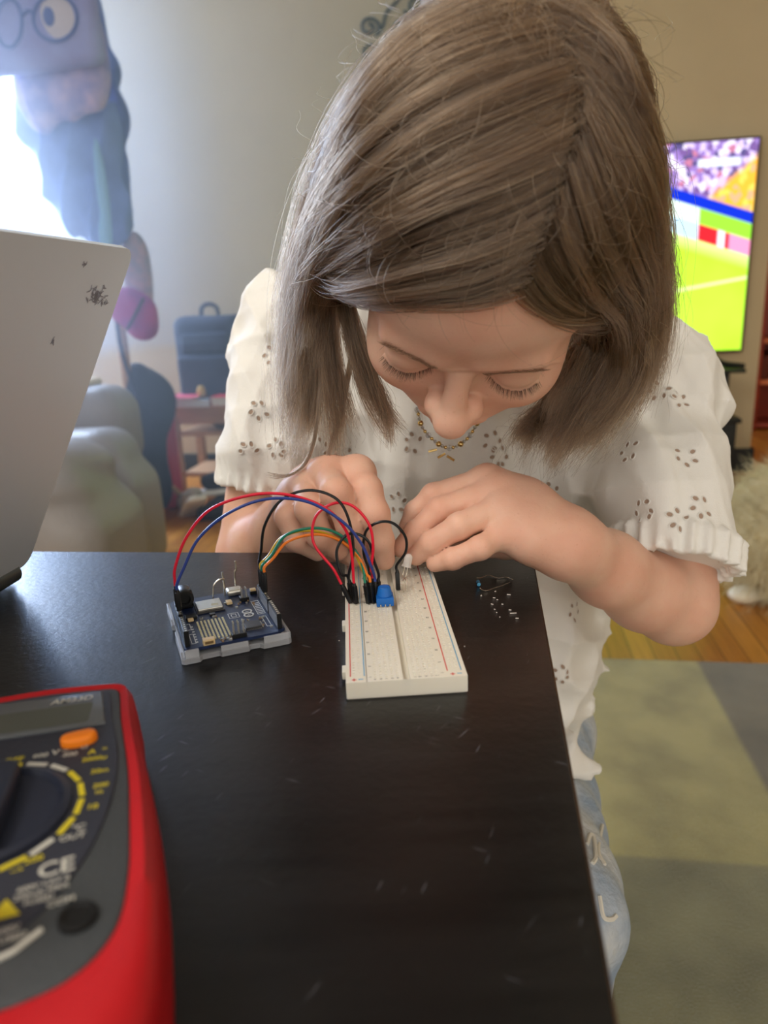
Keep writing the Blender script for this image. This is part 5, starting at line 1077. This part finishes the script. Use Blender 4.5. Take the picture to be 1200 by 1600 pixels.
# ---------------------------------------------------------------- jeans, shoes, stool
def legs():
    denim = mat('faded_denim', (150, 168, 190), .85, rgb2=(206, 210, 212), nscale=26, bump=.35, bscale=160)
    g = SDF((-.14, .24, .04), (.26, .80, T - .17), .004); P = g.put
    P(*ell((.075, .665, T - .255), (.125, .085, .075)), .02)
    KN = az(872, 1418, -.255)
    for s, kx in ((-1, KN.x - .115), (1, KN.x)):
        hip = (.075 + s * .058, .655, T - .262); kn = (kx, KN.y, KN.z); an = (kx + .005, KN.y + .05, .12)
        P(*cone(hip, kn, .060, .044), .03); P(*cone(kn, an, .043, .034), .02)
    sl, X, Y, Z = g.block((-.14, .24, .04), (.26, .80, T - .17)); g.a[sl] += (sin_noise(51, 9, 40, 110)(X, Y, Z) * .0035 + np.sin(Y * 120 + 3 * np.sin(X * 40)) * .0012).astype(np.float32)
    o = put('jeans', g.mb(), denim, parent=PERSON, angle=0); tag(o, 'faded light blue jeans')
    B2 = bvh(o); mb = MB()
    for pts in ([(917, 1320), (922, 1305), (928, 1312), (930, 1340), (925, 1350)], [(940, 1290), (934, 1330), (944, 1352)], [(936, 1400), (942, 1432), (955, 1436), (962, 1430)]):
        l = []
        for x, y in pts:
            h_ = B2.ray_cast(CAM, ray(x, y).normalized())
            if h_[0]: l.append(h_[0] + h_[1] * .0005)
        if len(l) > 1: mb.tube(spline(l, 5), .0016, 6)
    if mb.v: put('frayed_seam', mb, mat('frayed_thread', (226, 222, 210), .9), parent=o)
    for kx in (.0, .115):
        kx = az(872, 1418, -.255).x + .005 - kx
        g = SDF((kx - .07, .26, -.01), (kx + .07, .56, .15), .004); g.put(*ell((kx, .36, .035), (.042, .085, .032)), 0); g.put(*ell((kx, .44, .05), (.036, .05, .045)), .02)
        sl, X, Y, Z = g.block((kx - .07, .26, -.01), (kx + .07, .52, .15)); g.a[sl] = np.maximum(g.a[sl], (.0012 - Z) + 0 * X)
        put('canvas_shoe', g.mb(), mat('shoe_white', (226, 224, 220), .7), parent=PERSON, angle=0)
legs()
def stool():
    r = empty('stool', (.04, .70, 0)); tag(r, 'wooden stool under the seated person behind the table', 'stool'); top = T - .335
    mb = MB(); mb.lathe([(.125, top - .03), (.135, top - .024), (.135, top - .006), (.128, top)], (.04, .70, 0), seg=40); put('seat', mb, pine, parent=r)
    for k in range(4):
        a = k * math.pi / 2 + .78; d = Vector((math.cos(a), math.sin(a), 0)); mb = MB(); mb.tube([Vector((.04, .70, top - .03)) + d * .10, Vector((.04, .70, .001)) + d * .17], .014, 10); put('leg', mb, pine, parent=r)
    mb = MB(); mb.tube([Vector((.04 + .142 * math.cos(a), .70 + .142 * math.sin(a), .17)) for a in [2 * math.pi * i / 32 for i in range(32)]], .008, 8, closed=True); put('foot_ring', mb, pine, parent=r)
stool()
# ================================================================ HAIR
def hair():
    # dark under-layer hugging the skull, darkened as shade inside the hair, open over the face
    g = SDF(H(0, 90, 30) - .16, H(0, 90, 30) + .16, .002); g.put(*hl(0, 95, 34, 74, 90, 76)); 
    g.put(*hc((-62, 95, -10), (-60, 110, -60), 26, 22), .02); g.put(*hc((62, 95, -10), (60, 105, -60), 28, 24), .02)
    sl, X, Y, Z = g.block(g.lo, g.lo + g.h * (g.n - 1)); x, y, z = X - EM[0], Y - EM[1], Z - EM[2]
    ly = x * HR[0, 1] + y * HR[1, 1] + z * HR[2, 1]; lz = x * HR[0, 2] + y * HR[1, 2] + z * HR[2, 2]; lx = x * HR[0, 0] + y * HR[1, 0] + z * HR[2, 0]
    cut = (.050 - .35 * np.abs(lx) - lz - .72 * (ly + .003)) / 1.25
    g.a[sl] = -smin(-g.a[sl], -cut.astype(np.float32), .006)
    hm = mat('hair_under', (44, 33, 26), .7, noise=.4, nscale=60); cap = put('hair_underlayer', g.mb(), hm, parent=PERSON, angle=0)
    g2 = SDF(H(0, 90, 30) - .16, H(0, 90, 30) + .16, .004); g2.put(*hl(0, 95, 36, 78, 95, 79)); p, t, q = g2.mesh()
    ENV = BVHTree.FromPolygons([tuple(v) for v in p.tolist()], [tuple(f) for f in list(t.tolist()) + list(q.tolist())])
    cen = H(0, 95, 30)
    def hit(x, y):
        h_ = ENV.ray_cast(CAM, ray(x, y).normalized()); return A3(h_[0]) if h_[0] else None
    def guide(pts, n=18):
        if isinstance(pts, np.ndarray): pts = [(None, p_) for p_ in pts]
        out = [None] * len(pts); dep = [None] * len(pts)
        for i, p_ in enumerate(pts):
            if p_[0] is None: out[i] = p_[1]; dep[i] = 1
            elif len(p_) > 2 and p_[2]: out[i] = A3(at(*p_)); dep[i] = p_[2]
            else:
                h_ = hit(p_[0], p_[1])
                if h_ is not None: out[i] = h_; dep[i] = (Vector(h_) - CAM).dot(FW)
        known = [i for i in range(len(pts)) if dep[i] is not None]
        for i in range(len(pts)):
            if out[i] is None:
                lo_ = max([k for k in known if k < i], default=None); hi_ = min([k for k in known if k > i], default=None)
                d = dep[lo_] + (dep[hi_] - dep[lo_]) * (i - lo_) / (hi_ - lo_) if lo_ is not None and hi_ is not None else dep[lo_ if lo_ is not None else hi_]
                out[i] = A3(at(pts[i][0], pts[i][1], d))
        P = [A3(v) for v in spline([tuple(o) for o in out], 12)]; P = np.array(P); s_ = np.r_[0, np.cumsum(np.linalg.norm(np.diff(P, axis=0), axis=1))]; u = np.linspace(0, s_[-1], n)
        return np.stack([np.interp(u, s_, P[:, k]) for k in range(3)], 1)
    rg = np.random.RandomState(77); ALL = []; RAD = []
    def sheet(guides, n, thick=.006, clump=.55, fray=.004, nclump=40, lenv=(.85, 1.0), lift=.0, rad=.00019):
        G = np.array([guide(q) for q in guides]); m = len(G); k = G.shape[1]; t = np.linspace(0, 1, k)
        def interp(u):
            u = np.clip(u, 0, 1) * (m - 1); i = np.minimum(u.astype(int), m - 2); f = (u - i)[:, None, None]; f = f
            # smooth interpolation across guides
            return G[i] * (1 - f) + G[i + 1] * f
        u = rg.rand(n); cu = rg.rand(nclump); cid = np.abs(u[:, None] - cu[None, :] + rg.normal(size=(n, nclump)) * .012).argmin(1)
        P = interp(u); C = interp(cu[cid] + 0 * u)
        coff = rg.normal(size=(nclump, 3)) * thick * .75; ph = rg.uniform(0, 6.28, (nclump, 3)); 
        w = (np.clip(t * 1.6, 0, 1) * clump + (.97 - clump) * t ** 4)[None, :, None]
        P = P * (1 - w) + C * w
        wave = np.sin(t[None, :, None] * 5.0 + ph[cid][:, None, :]) * thick * .45 * t[None, :, None] ** .7
        rnd = rg.normal(size=(n, 1, 3)) * thick * .40; out = (P - cen); out /= np.linalg.norm(out, axis=2, keepdims=True) + 1e-9
        layer = (rg.rand(n, 1, 1) ** 1.5) * thick
        P = P + coff[cid][:, None, :] * (.25 + .75 * t[None, :, None]) + wave + rnd * (.35 + .65 * t[None, :, None]) + out * (layer - .001 + lift)
        # individual frizz
        f1 = np.sin(t[None, :, None] * rg.uniform(4, 14, (n, 1, 3)) + rg.uniform(0, 6.28, (n, 1, 3))) * rg.exponential(1, (n, 1, 1)) * fray * t[None, :, None]
        P = P + f1
        L = np.clip(rg.uniform(lenv[0], lenv[1], nclump)[cid] + rg.normal(size=n) * .035, .3, 1); s0 = rg.uniform(0, .07, (n, 1)); tt = (s0 + t[None, :] * (L[:, None] - s0)) * (k - 1); i = np.minimum(tt.astype(int), k - 2); f = (tt - i)[:, :, None]; ar = np.arange(n)[:, None]
        P = P[ar, i] * (1 - f) + P[ar, i + 1] * f
        ALL.append(P); RAD.append(rg.uniform(.75, 1.25, n) * rad)
    # ---- picture left side, swept from the parting towards the temple and tucked back
    sheet([[(815, 452), (760, 466), (700, 468), (640, 466), (590, 458), (552, 444), (528, 436, .425), (512, 452, .44), (508, 500, .45)],
           [(835, 395), (760, 430), (690, 440), (620, 446), (570, 446), (538, 430), (518, 425, .43), (504, 450, .445), (500, 505, .455)],
           [(862, 325), (780, 370), (690, 398), (610, 424), (556, 432), (530, 414), (512, 410, .435), (498, 440, .45), (494, 500, .458)],
           [(885, 250), (800, 295), (700, 335), (610, 376), (556, 405), (528, 400), (508, 400, .44), (494, 435, .452), (488, 500, .46)]], 3200, .006, .78, .002, 55)
    sheet([[(885, 250), (800, 290), (700, 325), (610, 370), (548, 400), (520, 408), (505, 440, .43), (498, 520, .44)],
           [(905, 160), (810, 205), (700, 255), (600, 315), (540, 370), (512, 410), (494, 480, .44), (490, 570, .45)],
           [(880, 90), (770, 125), (660, 180), (570, 260), (520, 340), (496, 420), (484, 500, .45), (482, 600, .46)],
           [(850, 45), (745, 72), (645, 120), (566, 215), (515, 312), (490, 410), (478, 500, .455), (476, 640, .465)]], 4700, .007, .76, .0025, 62)
    sheet([[(850, 45), (745, 68), (645, 116), (566, 212), (513, 322, .44), (488, 430, .46), (478, 540, .47), (480, 660, .475)],
           [(822, 12), (730, 38), (645, 92), (566, 185), (511, 306, .45), (484, 420, .465), (474, 540, .475), (468, 700, .475)],
           [(800, 8, .40), (712, 24, .42), (636, 84, .435), (562, 178, .45), (510, 296, .465), (482, 420, .475), (472, 540, .48), (474, 690, .48)]], 4600, .008, .55, .003, 60, (.75, 1.0))
    # locks hanging beside the cheek
    sheet([[(530, 400), (545, 450, .425), (560, 520, .425), (585, 590, .43), (606, 640, .435), (610, 684, .435)],
           [(520, 400), (530, 470, .43), (545, 540, .43), (566, 610, .435), (596, 660, .44), (622, 680, .44)]], 900, .004, .75, .0015, 9, (.85, 1.0))
    sheet([[(516, 400), (520, 470, .435), (524, 550, .44), (540, 620, .445), (552, 680, .45)],
           [(506, 410), (506, 480, .44), (508, 560, .445), (512, 640, .45), (508, 700, .455)]], 850, .005, .75, .002, 10, (.6, 1.0))
    sheet([[(505, 420, .44), (496, 500, .445), (490, 580, .45), (486, 660, .455), (462, 730, .455)],
           [(488, 420, .45), (482, 500, .455), (478, 590, .46), (478, 660, .46), (470, 715, .46)]], 900, .005, .75, .002, 9, (.6, 1.0))
    # one long curl in front of the picture-left hand
    sheet([[(500, 560, .45), (497, 620, .45), (488, 690, .45), (470, 730, .45), (438, 747, .45), (412, 742, .45)],
           [(502, 560, .45), (500, 620, .45), (492, 688, .45), (474, 733, .45), (440, 749, .45), (415, 740, .45)]], 90, .001, .8, .0006, 3, (.9, 1))
    sheet([[(545, 560, .45), (530, 640, .45), (520, 690, .45), (512, 740, .45)], [(552, 560, .45), (538, 640, .45), (518, 700, .45), (510, 752, .45)]], 60, .001, .7, .0006, 3)
    # ---- picture right side
    sheet([[(800, 455), (826, 478), (862, 492), (905, 494), (940, 488), (966, 480, .43), (980, 500, .442), (974, 550, .455)],
           [(828, 405), (856, 450), (892, 478), (930, 484), (958, 478), (978, 478, .435), (990, 505, .448), (984, 560, .458)],
           [(858, 330), (880, 400), (910, 450), (945, 470), (972, 470), (990, 482, .44), (998, 515, .452), (990, 570, .462)]], 2300, .005, .6, .002, 40)
    sheet([[(858, 330), (880, 400), (912, 450), (945, 475), (960, 520, .43), (940, 600, .45), (905, 690, .46)],
           [(885, 250), (912, 340), (945, 420), (972, 470), (972, 540, .435), (950, 620, .455), (900, 700, .465)],
           [(905, 160), (945, 250), (980, 350), (1000, 440), (1000, 520, .44), (972, 610, .455), (915, 690, .465)],
           [(880, 90), (955, 170), (1005, 290), (1008, 400), (1010, 500, .45), (985, 600, .46), (925, 680, .47)]], 4900, .007, .76, .0025, 62, (.68, 1))
    sheet([[(880, 90), (955, 165), (1005, 280), (1012, 400), (1014, 500, .455), (990, 600, .465), (930, 670, .475)],
           [(822, 12), (925, 65), (975, 165), (1000, 300, .45), (1012, 420, .46), (1010, 520, .468), (985, 610, .475)],
           [(830, 5, .40), (940, 36, .425), (975, 125, .45), (1004, 280, .465), (1018, 420, .475), (1014, 520, .48), (990, 610, .48)]], 5000, .007, .55, .003, 60, (.8, 1.0))
    # heavy inner curtain beside the picture-right cheek
    sheet([[(925, 492), (912, 540, .432), (888, 590, .442), (862, 640, .45), (846, 690, .452), (850, 716, .455)],
           [(962, 470), (945, 530, .43), (915, 590, .44), (880, 650, .445), (852, 700, .45), (862, 722, .45)],
           [(975, 470), (975, 540, .435), (950, 600, .445), (905, 660, .45), (866, 705, .455), (850, 716, .455)],
           [(985, 470), (1000, 540, .44), (985, 600, .45), (940, 660, .455), (895, 690, .46), (872, 712, .46)]], 3300, .006, .78, .003, 30, (.6, 1))
    sheet([[(900, 560, .46), (870, 600, .465), (840, 640, .47), (815, 670, .47), (808, 700, .47)], [(960, 560, .465), (920, 620, .47), (870, 660, .475), (838, 690, .475), (830, 712, .475)]], 1100, .005, .6, .003, 14, (.8, 1))
    sheet([[(905, 488), (902, 520, .455), (890, 570, .46), (868, 620, .465), (850, 660, .468)], [(940, 490), (940, 540, .455), (925, 600, .462), (895, 650, .468), (870, 690, .47)]], 1600, .005, .5, .002, 16)
    # crown
    sheet([[(822, 12), (790, 14), (745, 28), (700, 52)], [(822, 12), (800, 30), (770, 60), (720, 90)], [(822, 12), (830, 40), (850, 70), (885, 120)], [(822, 12), (860, 15), (910, 40), (960, 90)], [(822, 12), (850, 5, .40), (895, 12, .41), (932, 36, .42)]], 2600, .006, .5, .004, 40, (.6, 1))
    # back of the head, combed down and round to the sides
    def back(s_, lo_=-45): 
        la = math.radians(s_ * 88); return np.array([H(71 * math.sin(la) * math.cos(math.radians(e_)), 95 + 90 * math.cos(la) * math.cos(math.radians(e_)), 34 + 74 * math.sin(math.radians(e_))) for e_ in (66, 50, 32, 14, -8, -28, lo_)])
    for k in range(4): sheet([back(q) for q in (-.9 + k * .44, -.9 + k * .44 + .24, -.9 + k * .44 + .48)], 2000, .004, .7, .002, 30, (.85, 1))
    # flyaways
    n = 150; side = rg.rand(n) < .7; P = np.zeros((n, 18, 3)); t = np.linspace(0, 1, 18)
    for i in range(n):
        if side[i]: x0 = rg.uniform(500, 640); y0 = 60 + (640 - x0) ** 1.0 * 2.0 * rg.uniform(.7, 1.1); dx = -rg.uniform(5, 70); dy = rg.uniform(20, 190); b_ = -rg.uniform(5, 30)
        else: x0 = rg.uniform(980, 1040); y0 = rg.uniform(60, 540); dx = rg.uniform(-4, 26); dy = rg.uniform(40, 180); b_ = rg.uniform(4, 22)
        d = rg.uniform(.42, .46)
        q = np.array([A3(at(x0 + dx * a + b_ * math.sin(3.1 * a) + 6 * math.sin(9 * a + i), y0 + dy * a * (1 if i % 5 else -.4), d)) for a in t]); P[i] = q
    ALL.append(P); RAD.append(np.full(n, .00010))
    n = 260; P = np.zeros((n, 18, 3))
    for i in range(n):      # loose fine hairs lying over the top
        x0 = rg.uniform(600, 980); y0 = rg.uniform(20, 400); a0 = math.atan2(1, -1.1 if x0 < 870 else .5) + rg.normal() * .5; ln = rg.uniform(60, 180); cv = rg.normal() * .9
        for j, a in enumerate(t):
            th = a0 + cv * a; x = x0 + ln * a * math.cos(th); y = y0 + ln * a * math.sin(th); h_ = hit(x, y); P[i, j] = (h_ if h_ is not None else P[i, max(0, j - 1)])
            if h_ is None and j == 0: P[i, j] = A3(at(x0, y0, .42))
        o_ = P[i] - cen; o_ /= np.linalg.norm(o_, axis=1)[:, None]; P[i] += o_ * (.007 + .006 * np.sin(3 * t))[:, None]
    ALL.append(P); RAD.append(np.full(n, .00011))
    P = np.concatenate(ALL); R_ = np.concatenate(RAD)
    m_ = bpy.data.materials.new('brown_hair'); m_.use_nodes = True; nt = m_.node_tree; nt.nodes.clear(); L = nt.links.new
    out = N(nt, 'ShaderNodeOutputMaterial'); hb = N(nt, 'ShaderNodeBsdfHairPrincipled'); hb.model = 'CHIANG'; hb.parametrization = 'COLOR'
    hi_ = N(nt, 'ShaderNodeHairInfo'); r = N(nt, 'ShaderNodeValToRGB'); L(hi_.outputs['Random'], r.inputs[0])
    r.color_ramp.elements[0].color = (*lin((54, 41, 31)), 1); r.color_ramp.elements[1].color = (*lin((132, 106, 80)), 1); e = r.color_ramp.elements.new(.6); e.color = (*lin((82, 63, 47)), 1)
    L(r.outputs[0], hb.inputs['Color']); hb.inputs['Roughness'].default_value = .34; hb.inputs['Radial Roughness'].default_value = .5; hb.inputs['Coat'].default_value = .1; hb.inputs['IOR'].default_value = 1.55
    L(hb.outputs[0], out.inputs[0])
    o = hairs('hair', P, R_, m_, PERSON, .2); tag(o, 'loose brown shoulder-length hair')
    # eyebrows and lashes
    BVB = bvh(BODY); P = []; RR = []
    for s in (-1, 1):
        for k in range(150):
            u = rg.rand(); x = s * (11 + 29 * u); z = 13.5 + 3.5 * math.sin(u * 2.4) + rg.normal() * 1.0; a = H(x, -30, z); h_ = BVB.ray_cast(Vector(a), Vector(HR @ np.array((0, 1.0, 0))))
            if not h_[0]: continue
            a = A3(h_[0]); nn = A3(h_[1]); d = HR @ np.array((s * (.8 + .3 * u), 0, .45 - .9 * u)); d -= nn * (d @ nn); d /= np.linalg.norm(d); L_ = rg.uniform(.003, .006)
            P.append([a + d * L_ * q + nn * (.0003 + .0005 * math.sin(3.1 * q)) for q in np.linspace(0, 1, 5)])
    nb = len(P); hairs('eyebrows', np.array(P), .00006, mat('brow_brown', (126, 94, 72), .6), PERSON, .3)
    P = []
    for s in (-1, 1):
        for k in range(210):
            u = rg.uniform(-1, 1); a = 13.5 * u; base = H(s * 28 + a, -30, -6.0 + a * a * .022 + rg.normal() * .25); h_ = BVB.ray_cast(Vector(base), Vector(HR @ np.array((0, 1.0, 0))))
            if not h_[0]: continue
            b_ = A3(h_[0]); d = HR @ np.array((s * .15 + u * .55 + rg.normal() * .08, -.75, -.55)); d /= np.linalg.norm(d); up_ = HR @ np.array((0, -.2, .8)); L_ = rg.uniform(.0035, .006) * (1 - .3 * abs(u))
            P.append([b_ + d * L_ * q + up_ * L_ * .30 * q * q for q in np.linspace(0, 1, 6)])
    hairs('eyelashes', np.array(P), .00006, mat('lash_brown', (70, 50, 40), .5), PERSON, .25)
hair()
# ---------------------------------------------------------------- necklace
def necklace():
    gold = mat('gold_chain', (226, 196, 130), .22, metal=1.0); r = empty('necklace', tuple(at(700, 690, .50))); tag(r, 'fine beaded necklace dangling below the chin in front of the blouse', 'necklace')
    pts = spline([at(652, 640, .52), at(660, 668, .515), at(680, 690, .51), at(702, 700, .508), at(725, 690, .51), at(742, 668, .515), at(752, 640, .52)], 8)
    for k, p_ in enumerate(pts[::2]):
        mb = MB(); mb.ball(p_, .0013 if k % 3 else .0021, seg=10); put('bead', mb, gold if k % 2 else (MATS.get('crystal_bead') or mat('crystal_bead', (235, 235, 235), .08, trans=.7)), parent=r)
    mb = MB(); mb.tube(pts, .0004, 6); put('chain', mb, gold, parent=r)
    for x, y, a in ((690, 712, .5), (704, 716, -.6), (676, 704, .2)): mb = MB(); p_ = at(x, y, .506); mb.tube([p_ - Vector((math.cos(a), 0, math.sin(a))) * .003, p_ + Vector((math.cos(a), 0, math.sin(a))) * .003], .0009, 6); put('charm', mb, gold, parent=r)
necklace()

# ================================================================ haze added to imitate lens flare around the window
def haze(c, size, dens, label, colr=(.80, .87, 1, 1)):
    mb = MB(); mb.box(c, size, rz=PHI)
    m_ = bpy.data.materials.new('flare_haze'); m_.use_nodes = True; nt = m_.node_tree; nt.nodes.clear()
    out = N(nt, 'ShaderNodeOutputMaterial'); v = N(nt, 'ShaderNodeVolumePrincipled'); v.inputs['Density'].default_value = dens; v.inputs['Anisotropy'].default_value = .55; v.inputs['Color'].default_value = colr
    nt.links.new(v.outputs[0], out.inputs['Volume']); o = put('haze', mb, m_, smooth=False); tag(o, label, 'haze', kind='stuff')
haze(room(-2.0, 2.65, 1.45), (3.7, 2.5, 2.2), .14, 'thin pale blue haze added as lens glare on the window side of the room')
haze(room(-2.6, 2.75, 1.62), (2.5, 2.2, 1.7), .26, 'denser bluish white haze added as lens glare by the window and the hanging coats', (.62, .76, 1, 1))
